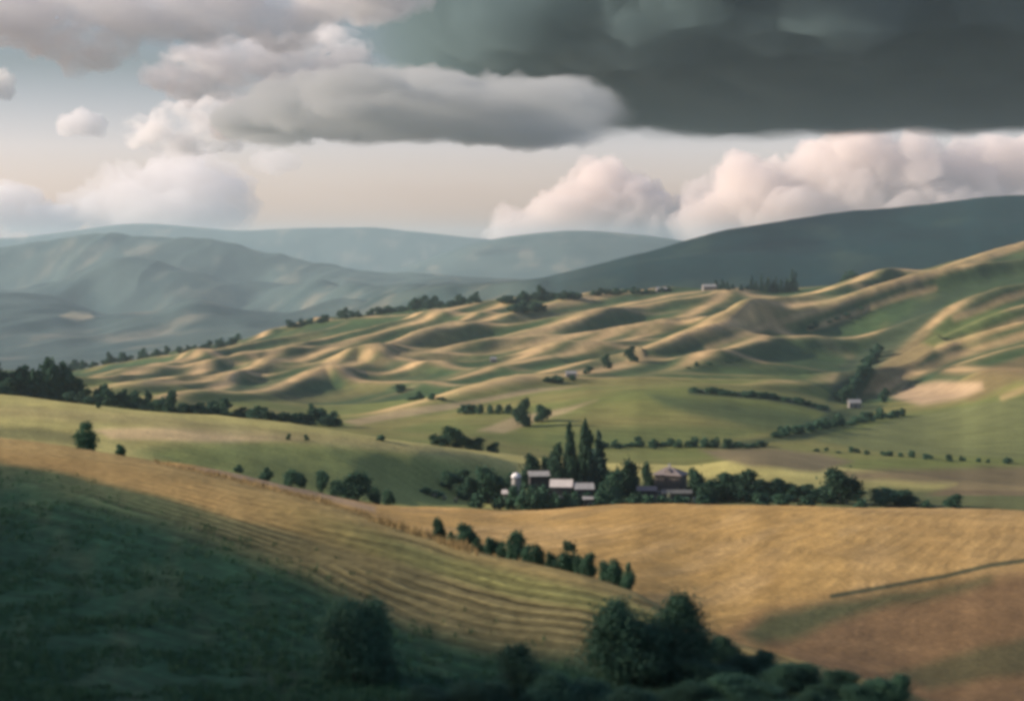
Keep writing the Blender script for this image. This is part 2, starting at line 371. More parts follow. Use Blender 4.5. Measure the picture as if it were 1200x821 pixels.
# ------------------------------------------------------------------ materials
def new_mat(name):
    m = bpy.data.materials.new(name); m.use_nodes = True
    nt = m.node_tree; nt.nodes.clear()
    return m, nt, nt.nodes, nt.links
def N(nodes, t, **kw):
    n = nodes.new(t)
    for k, v in kw.items():
        if hasattr(n, k): setattr(n, k, v)
        else: n.inputs[k].default_value = v
    return n
def simple_mat(name, col, rough=0.8, scale=2.0, var=0.25, metal=0.0, bump=0.0):
    m, nt, nd, lk = new_mat(name)
    out = N(nd,'ShaderNodeOutputMaterial'); b = N(nd,'ShaderNodeBsdfPrincipled')
    b.inputs['Roughness'].default_value = rough; b.inputs['Metallic'].default_value = metal
    tc = N(nd,'ShaderNodeTexCoord'); nz = N(nd,'ShaderNodeTexNoise'); nz.inputs['Scale'].default_value = scale; nz.inputs['Detail'].default_value = 5
    mr = N(nd,'ShaderNodeMapRange'); mr.inputs['From Min'].default_value=.3; mr.inputs['From Max'].default_value=.7
    mr.inputs['To Min'].default_value=1-var; mr.inputs['To Max'].default_value=1+var
    mx = N(nd,'ShaderNodeVectorMath', operation='SCALE'); mx.inputs[0].default_value = col
    lk.new(tc.outputs['Object'], nz.inputs['Vector']); lk.new(nz.outputs['Fac'], mr.inputs['Value'])
    lk.new(mr.outputs[0], mx.inputs['Scale']); lk.new(mx.outputs[0], b.inputs['Base Color'])
    if bump:
        bp = N(nd,'ShaderNodeBump'); bp.inputs['Strength'].default_value=bump; lk.new(nz.outputs['Fac'], bp.inputs['Height']); lk.new(bp.outputs[0], b.inputs['Normal'])
    lk.new(b.outputs[0], out.inputs[0]); return m

def ground_mat():
    m, nt, nd, lk = new_mat('fields')
    out = N(nd,'ShaderNodeOutputMaterial'); b = N(nd,'ShaderNodeBsdfPrincipled'); b.inputs['Roughness'].default_value=0.95
    b.inputs['Specular IOR Level'].default_value = 0.08
    ca = N(nd,'ShaderNodeAttribute', attribute_name='albedo'); ra = N(nd,'ShaderNodeAttribute', attribute_name='row'); rp = N(nd,'ShaderNodeAttribute', attribute_name='row_amp')
    geo = N(nd,'ShaderNodeNewGeometry')
    # crop rows
    nr = N(nd,'ShaderNodeTexNoise'); nr.inputs['Scale'].default_value=0.35; nr.inputs['Detail'].default_value=4
    lk.new(geo.outputs['Position'], nr.inputs['Vector'])
    jit = N(nd,'ShaderNodeMath', operation='MULTIPLY_ADD'); jit.inputs[1].default_value=0.35
    lk.new(nr.outputs['Fac'], jit.inputs[0]); lk.new(ra.outputs['Fac'], jit.inputs[2])
    w1 = N(nd,'ShaderNodeMath', operation='MULTIPLY'); w1.inputs[1].default_value=2*math.pi; lk.new(jit.outputs[0], w1.inputs[0])
    s1 = N(nd,'ShaderNodeMath', operation='SINE'); lk.new(w1.outputs[0], s1.inputs[0])
    w2 = N(nd,'ShaderNodeMath', operation='MULTIPLY'); w2.inputs[1].default_value=2*math.pi*2.37; lk.new(jit.outputs[0], w2.inputs[0])
    s2 = N(nd,'ShaderNodeMath', operation='SINE'); lk.new(w2.outputs[0], s2.inputs[0])
    ad = N(nd,'ShaderNodeMath', operation='MULTIPLY_ADD'); ad.inputs[1].default_value=0.55; lk.new(s2.outputs[0], ad.inputs[0]); lk.new(s1.outputs[0], ad.inputs[2])
    nv = N(nd,'ShaderNodeTexNoise'); nv.inputs['Scale'].default_value=0.11; nv.inputs['Detail'].default_value=3; lk.new(geo.outputs['Position'], nv.inputs['Vector'])
    mv = N(nd,'ShaderNodeMapRange'); mv.inputs['From Min'].default_value=.38; mv.inputs['From Max'].default_value=.62; mv.inputs['To Min'].default_value=.15; mv.inputs['To Max'].default_value=1.5; lk.new(nv.outputs['Fac'], mv.inputs['Value'])
    av = N(nd,'ShaderNodeMath', operation='MULTIPLY'); lk.new(ad.outputs[0], av.inputs[0]); lk.new(mv.outputs[0], av.inputs[1])
    am = N(nd,'ShaderNodeMath', operation='MULTIPLY'); lk.new(av.outputs[0], am.inputs[0]); lk.new(rp.outputs['Fac'], am.inputs[1])
    # grass / stubble mottling at two sizes
    n1 = N(nd,'ShaderNodeTexNoise'); n1.inputs['Scale'].default_value=1.3; n1.inputs['Detail'].default_value=7; n1.inputs['Roughness'].default_value=.65
    n2 = N(nd,'ShaderNodeTexNoise'); n2.inputs['Scale'].default_value=0.06; n2.inputs['Detail'].default_value=6
    lk.new(geo.outputs['Position'], n1.inputs['Vector']); lk.new(geo.outputs['Position'], n2.inputs['Vector'])
    m1 = N(nd,'ShaderNodeMapRange'); m1.inputs['From Min'].default_value=.3; m1.inputs['From Max'].default_value=.7; m1.inputs['To Min'].default_value=.62; m1.inputs['To Max'].default_value=1.38
    m2 = N(nd,'ShaderNodeMapRange'); m2.inputs['From Min'].default_value=.3; m2.inputs['From Max'].default_value=.7; m2.inputs['To Min'].default_value=.85; m2.inputs['To Max'].default_value=1.15
    lk.new(n1.outputs['Fac'], m1.inputs['Value']); lk.new(n2.outputs['Fac'], m2.inputs['Value'])
    mm = N(nd,'ShaderNodeMath', operation='MULTIPLY'); lk.new(m1.outputs[0], mm.inputs[0]); lk.new(m2.outputs[0], mm.inputs[1])
    on = N(nd,'ShaderNodeMath', operation='ADD'); on.inputs[1].default_value=1.0; lk.new(am.outputs[0], on.inputs[0])
    m3 = N(nd,'ShaderNodeMath', operation='MULTIPLY'); lk.new(mm.outputs[0], m3.inputs[0]); lk.new(on.outputs[0], m3.inputs[1])
    sc = N(nd,'ShaderNodeVectorMath', operation='SCALE'); lk.new(ca.outputs['Color'], sc.inputs[0]); lk.new(m3.outputs[0], sc.inputs['Scale'])
    lk.new(sc.outputs[0], b.inputs['Base Color'])
    hh = N(nd,'ShaderNodeMath', operation='MULTIPLY_ADD'); hh.inputs[1].default_value=0.6; lk.new(am.outputs[0], hh.inputs[0]); lk.new(n1.outputs['Fac'], hh.inputs[2])
    bp = N(nd,'ShaderNodeBump'); bp.inputs['Strength'].default_value=0.5; bp.inputs['Distance'].default_value=0.35
    lk.new(hh.outputs[0], bp.inputs['Height']); lk.new(bp.outputs[0], b.inputs['Normal'])
    lk.new(b.outputs[0], out.inputs[0]); return m
MG = ground_mat()

# ------------------------------------------------------------------ ground sheets (they meet out of sight, behind the crests)
def ground_sheet(name, d_lo, d_hi):
    dc = np.sqrt(DD[:-1,:-1]*DD[1:,:-1])
    lo = (d_lo[:, :-1] if isinstance(d_lo, np.ndarray) else d_lo); hi = (d_hi[:, :-1] if isinstance(d_hi, np.ndarray) else d_hi)
    fm = (dc >= lo) & (dc < hi)
    idx = np.arange(NR*NC).reshape(NR, NC)
    quads = np.stack([idx[:-1,:-1], idx[:-1,1:], idx[1:,1:], idx[1:,:-1]], -1)[fm]
    used, inv = np.unique(quads, return_inverse=True); quads = inv.reshape(-1,4)
    co = np.stack([X.ravel()[used], DD.ravel()[used], Z.ravel()[used]], -1).astype(np.float32)
    me = bpy.data.meshes.new(name)
    me.vertices.add(len(co)); me.vertices.foreach_set('co', co.ravel())
    nq = len(quads); me.loops.add(nq*4); me.polygons.add(nq)
    me.loops.foreach_set('vertex_index', quads.astype(np.int32).ravel())
    me.polygons.foreach_set('loop_start', np.arange(0, nq*4, 4, dtype=np.int32))
    me.polygons.foreach_set('loop_total', np.full(nq, 4, np.int32))
    me.polygons.foreach_set('use_smooth', np.ones(nq, bool))
    me.update(calc_edges=True)
    a = me.attributes.new('albedo','FLOAT_COLOR','POINT')
    c4 = np.ones((len(used),4), np.float32); c4[:,:3] = ALB.reshape(-1,3)[used]; a.data.foreach_set('color', c4.ravel())
    a = me.attributes.new('row','FLOAT','POINT'); a.data.foreach_set('value', ROW.ravel()[used].astype(np.float32))
    a = me.attributes.new('row_amp','FLOAT','POINT'); a.data.foreach_set('value', RAMP.ravel()[used].astype(np.float32))
    me.materials.append(MG)
    o = bpy.data.objects.new(name, me); COL.objects.link(o); o['kind'] = 'structure'
    return o
cA = np.repeat(line_d('A3'), NR-1, 0); cV = np.repeat(line_d('V0')*0.985, NR-1, 0)
o = ground_sheet('grass_slope', 0, cA); o['label'] = 'shaded near slope with grass painted dark for shade and striped stubble rows'
o = ground_sheet('field', cA, cV); o['label'] = 'golden wheat field on the rounded hill behind the near slope'
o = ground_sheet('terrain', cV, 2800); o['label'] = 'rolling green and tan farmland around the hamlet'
o = ground_sheet('hills', 2800, 13400); o['label'] = 'hazy grey green hills and the mountain painted dark for cloud shade'
o = ground_sheet('mountains', 13400, 1e9); o['label'] = 'palest blue grey ridges along the horizon'

def ground_z(x, y):
    px = 600 + F*x/y
    r = np.interp(math.log(y), np.log(Ds), np.arange(NR)); c = np.interp(px, pxs, np.arange(NC))
    i, j = min(int(r), NR-2), min(int(c), NC-2); u, v = r-i, c-j
    return float((Z[i,j]*(1-v)+Z[i,j+1]*v)*(1-u) + (Z[i+1,j]*(1-v)+Z[i+1,j+1]*v)*u)
def at(px, py, dmin=60, dmax=8000):
    """first ground point beyond dmin seen at that place in the photo"""
    c = int(np.argmin(abs(pxs - px))); col = PYV[:,c]
    ok = np.where((Ds >= dmin) & (Ds <= dmax))[0]
    D = None
    for i in ok[:-1]:
        a, b = col[i]-py, col[i+1]-py
        if a >= 0 > b: D = Ds[i] + a/(a-b)*(Ds[i+1]-Ds[i]); break
    if D is None: D = Ds[ok[np.argmin(abs(col[ok]-py))]]
    x = D*(px-600)/F
    return x, D, ground_z(x, D)

# ------------------------------------------------------------------ plants
def leaf_mat(name, col, var=0.35):
    m, nt, nd, lk = new_mat(name)
    out = N(nd,'ShaderNodeOutputMaterial'); d = N(nd,'ShaderNodeBsdfPrincipled'); tr = N(nd,'ShaderNodeBsdfTranslucent'); mx = N(nd,'ShaderNodeMixShader'); mx.inputs[0].default_value=0.22
    d.inputs['Roughness'].default_value=.75; d.inputs['Specular IOR Level'].default_value=.15
    tc = N(nd,'ShaderNodeTexCoord'); nz = N(nd,'ShaderNodeTexNoise'); nz.inputs['Scale'].default_value=1.1; nz.inputs['Detail'].default_value=4
    oi = N(nd,'ShaderNodeObjectInfo')
    mr = N(nd,'ShaderNodeMapRange'); mr.inputs['From Min'].default_value=.32; mr.inputs['From Max'].default_value=.68; mr.inputs['To Min'].default_value=1-var; mr.inputs['To Max'].default_value=1+var
    m2 = N(nd,'ShaderNodeMapRange'); m2.inputs['To Min'].default_value=.75; m2.inputs['To Max'].default_value=1.25
    mu = N(nd,'ShaderNodeMath', operation='MULTIPLY'); sc = N(nd,'ShaderNodeVectorMath', operation='SCALE'); sc.inputs[0].default_value=col
    lk.new(tc.outputs['Object'], nz.inputs['Vector']); lk.new(nz.outputs['Fac'], mr.inputs['Value']); lk.new(oi.outputs['Random'], m2.inputs['Value'])
    lk.new(mr.outputs[0], mu.inputs[0]); lk.new(m2.outputs[0], mu.inputs[1]); lk.new(mu.outputs[0], sc.inputs['Scale'])
    lk.new(sc.outputs[0], d.inputs['Base Color']); lk.new(sc.outputs[0], tr.inputs['Color'])
    lk.new(d.outputs[0], mx.inputs[1]); lk.new(tr.outputs[0], mx.inputs[2]); lk.new(mx.outputs[0], out.inputs[0]); return m
M_BARK = simple_mat('bark', (0.07,0.052,0.038), .9, 3, .4, bump=.4)
M_LEAF = leaf_mat('broad_leaves', (0.034,0.080,0.047))
M_CONE = leaf_mat('needles', (0.022,0.056,0.042))
M_SHRUB = leaf_mat('shrub_leaves', (0.052,0.115,0.068))
M_PALE = leaf_mat('pale_leaves', (0.30,0.32,0.22))
M_DRY = leaf_mat('dry_grass', (0.33,0.235,0.10))

def quads_mesh(name, cen, nrm, size, mat, aspect=1.5):
    n = len(cen)
    r = rng.normal(size=(n,3)); u = np.cross(nrm, r); u /= np.linalg.norm(u,axis=1,keepdims=True)+1e-9
    v = np.cross(nrm, u); v /= np.linalg.norm(v,axis=1,keepdims=True)+1e-9
    s = (size*(0.6+0.8*rng.random(n)))[:,None]*0.5
    P = np.stack([cen-u*s*aspect, cen+v*s-u*s*.2, cen+u*s*aspect, cen-v*s+u*s*.2],1).reshape(-1,3).astype(np.float32)
    me = bpy.data.meshes.new(name); me.vertices.add(n*4); me.vertices.foreach_set('co', P.ravel())
    me.loops.add(n*4); me.polygons.add(n); me.loops.foreach_set('vertex_index', np.arange(n*4,dtype=np.int32))
    me.polygons.foreach_set('loop_start', np.arange(0,n*4,4,dtype=np.int32)); me.polygons.foreach_set('loop_total', np.full(n,4,np.int32))
    me.update(calc_edges=True); me.materials.append(mat); return me

def crown_mesh(name, kind, n, size, mat, seed, ragged=.18):
    """unit plant: height 1, half-width .5 at its widest; leaf clumps through the crown's volume"""
    global rng
    rng = np.random.default_rng(seed); rr = random.Random(seed)
    lumps = []
    if kind == 'round':
        for k in range(20):
            a = k*2.4+rr.uniform(-.4,.4); h = .14+.74*((k*.618)%1); rad = .36*math.sin(math.pi*min(.97,max(.22,(h+.22)/1.16)))**.6*rr.uniform(.6,1.05)
            lumps.append((rad*math.cos(a), rad*math.sin(a), h, rr.uniform(.13,.20), rr.uniform(.11,.17)))
        lumps.append((0,0,.45,.34,.38))
    elif kind == 'poplar':
        for k in range(18):
            h = .10+.86*k/17; w = .40*(math.sin(math.pi*min(1,(h+.02)/1.02)**.8)**.6)+.08
            a = rr.uniform(0,6.28); lumps.append((w*.4*math.cos(a), w*.4*math.sin(a), h, w*rr.uniform(.7,1.0), .07))
    elif kind == 'spruce':
        for k in range(20):
            h = .06+.90*k/19; w = .47*(1-h)**.85+.03
            for j in range(3):
                a = rr.uniform(0,6.28); lumps.append((w*.5*math.cos(a), w*.5*math.sin(a), h, w*.55, .05))
    elif kind == 'shrub':
        for k in range(13):
            a = k*2.4; rad = .08+.28*((k*.618)%1); h = rr.uniform(.10,.78)*(1-.9*rad*rad/.25*.5)
            lumps.append((rad*math.cos(a), rad*math.sin(a), h, rr.uniform(.15,.22), rr.uniform(.14,.22)))
        lumps.append((0,0,.36,.34,.34))
        for k in range(6):
            a = rr.uniform(0,6.28); rad = rr.uniform(0,.25); lumps.append((rad*math.cos(a), rad*math.sin(a), rr.uniform(.70,.84), .11, .14))
    la = np.array(lumps); vol = la[:,3]**2*la[:,4]; pick = rng.choice(len(la), n, p=(vol**.66)/np.sum(vol**.66))
    d = rng.normal(size=(n,3)); d /= np.linalg.norm(d,axis=1,keepdims=True)
    rad = rng.random(n)**.45*(1+ragged*rng.normal(size=n))
    c = la[pick,:3] + d*rad[:,None]*la[pick][:,[3,3,4]]
    c[:,2] = np.clip(c[:,2], 0.005, None)
    nr = d*0.7 + rng.normal(size=(n,3))*0.6; nr /= np.linalg.norm(nr,axis=1,keepdims=True)
    return quads_mesh(name, c, nr, size, mat)
def trunk_mesh(name, h, r, seed, branches=5, spread=.26):
    rr = random.Random(seed); V=[]; Fc=[]
    def tube(p, q, r0, r1, bend=0.0, seg=4, ns=7):
        p, q = Vector(p), Vector(q); ax = (q-p).normalized(); s = ax.orthogonal().normalized(); t = ax.cross(s); b0 = len(V)
        off = Vector((rr.uniform(-1,1),rr.uniform(-1,1),0))*bend
        for i in range(seg+1):
            f = i/seg; c = p.lerp(q,f)+off*math.sin(math.pi*f); rad = r0+(r1-r0)*f
            for k in range(ns):
                a = 2*math.pi*k/ns; V.append(c+(s*math.cos(a)+t*math.sin(a))*rad)
        for i in range(seg):
            for k in range(ns):
                Fc.append((b0+i*ns+k, b0+i*ns+(k+1)%ns, b0+(i+1)*ns+(k+1)%ns, b0+(i+1)*ns+k))
    tube((0,0,-.04),(rr.uniform(-.02,.02),rr.uniform(-.02,.02),h), r, r*.35, .015, 6, 8)
    for k in range(branches):
        a = rr.uniform(0,6.28); z0 = h*rr.uniform(.35,.85)
        tube((0,0,z0),(spread*math.cos(a), spread*math.sin(a), min(.9,z0+rr.uniform(.15,.32))), r*.5, r*.12, .02)
    me = bpy.data.meshes.new(name); me.from_pydata([tuple(v) for v in V],[],Fc); me.update(); me.materials.append(M_BARK); return me

KINDS = {
 'round':  ('broadleaf_tree','tree', M_LEAF, .050, 5000, .60, .035, 6, .27),
 'poplar': ('poplar_tree','tree', M_LEAF, .085, 4500, .85, .020, 3, .08),
 'spruce': ('spruce_tree','tree', M_CONE, .055, 4500, .90, .020, 0, .1),
 'shrub':  ('shrub','shrub', M_SHRUB, .048, 3800, .45, .020, 6, .28),
}
MESH = {}
for k,(nm,cat,mt,ls,n,th,tr,br,sp) in KINDS.items():
    MESH[k] = [(crown_mesh('crown',k,n,ls,mt,100+i*7+len(k),.26), trunk_mesh('trunk',th,tr,200+i*5+len(k),br,sp)) for i in range(4)]
    MESH[k+'_far'] = [crown_mesh('far_'+k,k,700,ls*2.0,mt,300+i*7+len(k)) for i in range(4)]
BIG = {k: [(crown_mesh('crown',k,24000,.021,KINDS[k][2],500+i*7,.30), trunk_mesh('trunk',KINDS[k][5],KINDS[k][6],600+i*5,7,KINDS[k][8])) for i in range(3)] for k in ('shrub','round')}
PALE = [crown_mesh('pale_shrub','shrub',900,.06,M_PALE,900+i) for i in range(2)]

def plant(kind, x, y, z, h, w, label, group=None, mode='mid', name=None):
    nm, cat = KINDS[kind][0], KINDS[kind][1]
    if name: nm = name
    vi = random.randrange(4); rot = random.uniform(0,6.28)
    if mode == 'far':
        o = bpy.data.objects.new(nm, MESH[kind+'_far'][vi])
    else:
        o = bpy.data.objects.new(nm, None); o.empty_display_size = .3
        cm, tm = (BIG[kind][vi % 3] if mode == 'big' else MESH[kind][vi])
        for part, me in (('crown',cm),('trunk',tm)):
            c = bpy.data.objects.new(part, me); COL.objects.link(c); c.parent = o
    COL.objects.link(o)
    o.location = (x,y,z-0.02*h); o.rotation_euler = (0,0,rot); o.scale = (w,w,h)
    o['label'] = label; o['category'] = cat
    if group: o['group'] = group
    return o
def tree_px(kind, px, py_base, py_top, w_px, label, group=None, dmin=60, dmax=8000, mode='mid', D=None):
    if D is None: x, y, z = at(px, py_base, dmin, dmax)
    else: x, y = D*(px-600)/F, D; z = ground_z(x, y)
    ztop = -(py_top-YH)*y/F
    h = max(ztop - z, (py_base-py_top)*y/F*.6)
    return plant(kind, x, y, z, h, w_px*y/F*1.12, label, group, mode)

# --- near bushes
NB = dict(dmin=66, dmax=104, mode='big')
tree_px('shrub',415,797,690,100,'large dark rounded bush standing alone on the shaded grass slope',**NB)
tree_px('shrub',612,815,750,78,'low dark bush between the lone bush and the double crowned tree',**NB)
tree_px('shrub',728,797,693,112,'left half of the double dark tree at the foot of the striped slope',**NB)
tree_px('shrub',795,792,688,100,'right taller half of the double dark tree with a flat top',**NB)
SC = 'scrub on the bank below the double tree'
rim = lambda px: float(np.interp(px,[600,780,840,950,1070],[800,728,744,774,814]))
for px,dy,w,dd in ((846,22,64,.92),(868,30,70,.90),(892,18,56,.92),(915,30,70,.90),(938,22,60,.92),(962,30,66,.90),(985,20,54,.93),(1005,28,60,.92),(1030,22,52,.94),(1052,26,50,.95),
        (822,40,90,.86),(855,52,80,.85),(885,44,70,.86),(915,56,90,.84),(948,46,70,.87),(980,52,80,.87),(1012,46,60,.89),(772,60,90,.84),(810,72,90,.82),(850,80,90,.81),(900,78,100,.81)):
    D = lin('A2',2,np.array([px]))[0]*dd
    t_ = rim(px)+dy+random.uniform(-9,8)
    tree_px('shrub',px,t_+random.uniform(34,60),t_,w*random.uniform(.8,1.2),'dark tangled scrub bush on the bank at the bottom edge',SC,mode='big',D=D)
for px,pt,w in ((560,795,80),(650,785,80),(690,795,90),(500,808,60),(735,800,100)):
    tree_px('shrub',px,840,pt,w,'dark tangled scrub bush on the bank at the bottom edge',SC,mode='big',D=82+random.uniform(-2,2))
# --- lone bush by the left hill
tree_px('shrub',102,530,491,33,'small lone dark tree on the golden rim at the left',D=187)
tree_px('shrub',141,534,519,14,'tiny bush just right of the lone tree on the golden rim',D=184)
# --- hedge in the crease between the striped slope and the wheat
HG = 'bushes along the crease between striped slope and wheat'
for px,pb,pt,w in ((514,634,604,17),(528,640,620,14),(545,644,610,32),(575,649,628,22),(589,652,632,16),(603,654,618,27),(630,660,635,22),(645,663,645,16),(664,668,630,32),(690,674,645,24),(708,679,655,18),(722,684,652,22),(736,687,655,18),(560,648,628,16),(618,658,636,16),(678,671,648,18)):
    x,y,z = at(px,pb-3,150,260); D = lin('A2',2,np.array([px]))[0]*1.07
    tree_px('shrub',px,pb,pt,w,'dark bush in the hedge where the striped slope meets the wheat',HG,D=D)
# --- bushes at the foot of the left green hill
FG = 'bushes at the foot of the green hill'
tree_px('shrub',415,583,550,42,'widest dark bush at the foot of the left green hill',D=425)
tree_px('shrub',377,573,549,18,'narrow bush left of the widest bush below the green hill',D=420)
for px,pb,pt,w in ((340,566,548,22),(312,560,545,18),(352,570,552,16),(394,578,560,22),(440,586,568,18),(455,588,572,16),(280,552,543,14)):
    tree_px('shrub',px,pb,pt,w,'low bush in the dry weeds below the green hill',FG,D=415+random.uniform(-8,10))
for px,pb in ((338,515),(359,516),(115,478)):
    tree_px('shrub',px,pb,pb-8,7,{338:'left of two dark dots of bush on the green hill brow',359:'right of two dark dots of bush on the green hill brow',115:'tiny dark bush on the upper left of the green hill'}[px],dmin=400,dmax=640,mode='far')
tree_px('shrub',447,516,508,13,'small dark bush behind the brow of the green hill',dmin=500,mode='far')
# --- clump behind the green hill
for px,pb,pt,w,l in ((512,524,508,22,'leftmost bush of the dark clump behind the green hill'),(526,526,497,32,'tallest tree of the dark clump behind the green hill'),
    (541,527,506,24,'second tree of the dark clump behind the green hill, right of the tallest'),(558,529,511,24,'rounded bush low in the dark clump behind the green hill'),(578,531,517,17,'separate round bush right of the dark clump')):
    tree_px('round',px,pb,pt,w,l,D=690)
tree_px('round',612,499,465,23,'upright tree casting a shadow on the pale green field')
tree_px('round',636,494,472,22,'shorter rounded tree right of the upright tree on the pale field')
for px,w in ((543,14),(552,18),(562,12),(574,10),(585,12),(596,12)):
    tree_px('shrub',px,485,472,w,'low bush in the short hedge on the tan field edge','bushes of the short hedge',dmin=800,mode='far')
# --- hamlet trees
DV = 520
VT = [('poplar',668,590,496,14,'slender tall poplar left of the widest one in the hamlet',522),('poplar',687,590,494,19,'tall rounded poplar in the middle of the hamlet',528),
 ('spruce',702,592,503,36,'dark pointed spruce right of the poplars',518),('round',655,590,514,28,'broad dark tree at the left of the poplars',516),
 ('round',621,585,528,25,'rounded tree behind the pale domed silo',548),('round',641,585,532,22,'small tree behind the grey roofed shed',550),
 ('spruce',678,592,540,30,'dark conifer between the two pale roofs',526),('round',732,590,535,34,'dark tree right of the pointed spruce',535),('round',716,592,548,30,'low dark tree against the pointed spruce',512),
 ('round',760,585,540,18,'slim tree left of the hipped roof house',548),('round',745,588,556,20,'low tree between spruce and hipped roof house',530),
 ('round',572,596,544,40,'dark broad tree left of the silo',515),('round',597,580,552,18,'small dark tree just left of the silo',540),('round',628,592,566,26,'dark low tree in front of the grey shed',508),
 ('round',548,592,556,26,'tree second from the left end of the hamlet',515),('round',526,590,552,26,'tree at the left end of the hamlet',520),
 ('round',814,590,545,24,'dark tree touching the right of the hipped roof house',535),('round',846,590,550,46,'wide rounded tree in the belt right of the house',525),
 ('round',872,592,548,44,'wide dark tree in the middle of the belt right of the house',520),('round',905,592,558,36,'lower tree in the belt right of the house',520),
 ('round',932,593,564,34,'low tree just left of the biggest field tree',520),('round',984,597,545,50,'biggest dark tree on the right edge of the wheat crest',512),
 ('shrub',1035,599,570,40,'feathery bush right of the biggest field tree',512),('shrub',1062,599,572,40,'second feathery bush right of the biggest field tree',515),
 ('round',1118,601,577,23,'small dark tree alone at the right of the wheat crest',510),('round',828,592,560,24,'low tree between house and wide belt trees',515),
 ('round',958,595,572,26,'small tree tucked against the biggest field tree',518)]
for px,pb,pt,w in ((830,592,566,30),(858,592,556,34),(888,592,560,32),(918,593,564,30),(945,594,568,28),(968,596,566,26),(1003,597,574,26),(560,594,560,26),(585,594,566,26),(540,592,566,24)):
    tree_px('round',px,pb,pt,w,'dark tree filling the belt behind the front shrubs of the hamlet','trees filling the hamlet belt',D=530+random.uniform(-6,6))
for k,px,pb,pt,w,l,D in VT: tree_px(k,px,pb,pt,w,l,D=D)
for px,pb,pt,w in ((500,588,572,20),(512,592,576,18),(560,597,576,22),(585,597,580,18),(612,597,578,20),(645,597,580,18),(668,597,582,18),(700,597,582,22),(725,597,582,22),(740,596,580,18),(800,594,580,22),(822,594,578,20),(600,597,566,18),(612,597,563,16),(622,597,566,18),(636,597,564,20),(650,597,573,16),(663,597,572,16),(676,597,573,16),(690,597,574,18),(704,597,570,20),(746,596,574,20),(760,596,577,20),(775,596,579,20),(792,596,578,18),(890,594,576,26),(918,594,576,26),(945,595,578,22),(1010,598,582,20),(1085,600,584,20)):
    tree_px('shrub',px,pb,pt,w,'low dark shrub along the front of the hamlet','shrubs along the front of the hamlet',D=496+random.uniform(-4,6),mode='far')
for i,(px,py,l) in enumerate(((509,582,'pale leaved shrub at the far left of the hamlet'),(521,585,'pale shrub second from the left of the hamlet'),(534,587,'pale shrub below the left hamlet trees'),(784,580,'pale round shrub in front of the hipped roof house'))):
    D = 500; x = D*(px-600)/F; z = -(py+4-YH)*D/F; z = max(z, ground_z(x,D)-.1)
    o = bpy.data.objects.new('flowering_shrub', PALE[i%2]); COL.objects.link(o); o.location=(x,D,ground_z(x,D)); s = max(1.6, -(py-5-YH)*D/F-ground_z(x,D)); o.scale=(1.8,1.8,s)
    o['label']=l; o['category']='shrub'; o['group']='pale shrubs of the hamlet'

# --- hedges and tree lines farther off: (kind, polyline, count, height px, width px, label, group)
def row(kind, poly, n, h, w, label, group, dmin=600, dmax=3200, jx=3, jy=1.0):
    poly = np.array(poly,float); seg = np.hypot(*np.diff(poly,axis=0).T); cum = np.concatenate([[0],np.cumsum(seg)])
    for k in range(n):
        s = (k+.5+random.uniform(-1.1,1.1))/n*cum[-1]
        px = np.interp(s,cum,poly[:,0])+random.uniform(-jx,jx)*.5; py = np.interp(s,cum,poly[:,1])+random.uniform(-jy,jy)
        hh = h*random.choice((.5,.7,.85,1,1.15,1.5))*random.uniform(.85,1.15); tree_px(kind, px, py, py-hh, w*random.uniform(.7,1.3), label, group, dmin, dmax, 'far')
row('round',[(-20,466),(30,464),(80,470),(150,478),(220,487),(300,493),(395,500)],85,17,20,'dark tree in the long wooded belt behind the left green hill','trees of the belt behind the green hill',690,900)
row('round',[(-20,458),(20,455),(50,458),(90,465)],22,26,26,'tall dark tree massed at the left edge above the green hill','trees massed at the left edge',700,900)
row('round',[(55,438),(120,428),(200,417),(280,404)],46,9,11,'small dark tree in the line along the left edge of the dune hills','trees along the left dune edge',2100,2700)
tree_px('round',272,405,395,14,'taller tree at the top end of the left dune tree line',dmin=2100,dmax=2700,mode='far')
row('round',[(340,383),(420,371),(455,366)],20,9,12,'dark skyline tree on the left crest of the dunes','trees on the left dune crest',2200,2600)
row('round',[(450,366),(500,362),(560,355)],24,10,13,'dark tree on the middle crest of the dunes','trees on the middle dune crest',2200,2600)
row('round',[(585,356),(640,351),(680,350)],20,11,16,'dark tree in the clump on the upper dunes','trees of the upper dune clump',2050,2600)
row('round',[(600,366),(640,364)],8,10,15,'dark tree just below the upper dune clump','trees just below the upper clump',1900,2400)
row('round',[(690,347),(740,344),(790,341)],20,7,11,'small dark tree by the pale farm on the ridge','trees by the ridge farm',2200,2600)
row('spruce',[(838,340),(860,339),(895,341)],9,12,8,'dark conifer in the row right of the pale ridge building','conifers in the ridge row',2200,2600)
row('spruce',[(892,342),(915,342),(938,342)],11,17,9,'tall dark conifer at the right end of the ridge row','tall conifers of the ridge row',2200,2600)
row('round',[(990,332),(1020,328)],4,10,16,'dark tree where the right hill meets the mountain','trees below the mountain',2200,2600)
row('shrub',[(460,450),(480,468),(500,468),(520,470)],8,8,14,'dark bush in the hollow below the dunes','bushes in the dune hollow',1000,1900)
for px,pb,pt,w,l in ((740,424,404,17,'tallest of three trees on the middle slope'),(711,432,414,14,'middle one of three trees on the middle slope'),(689,438,428,12,'smallest and leftmost of three trees on the middle slope')):
    tree_px('round',px,pb,pt,w,l,dmin=1000,dmax=2300,mode='far')
row('shrub',[(638,448),(672,446)],5,6,12,'dark bush in the hedge by the white field barn','bushes by the field barn',1000,1900)
row('shrub',[(812,459),(850,462),(900,466),(940,473),(968,480)],40,6,11,'low bush of the curved hedge on the green dome','bushes of the curved dome hedge',900,1500)
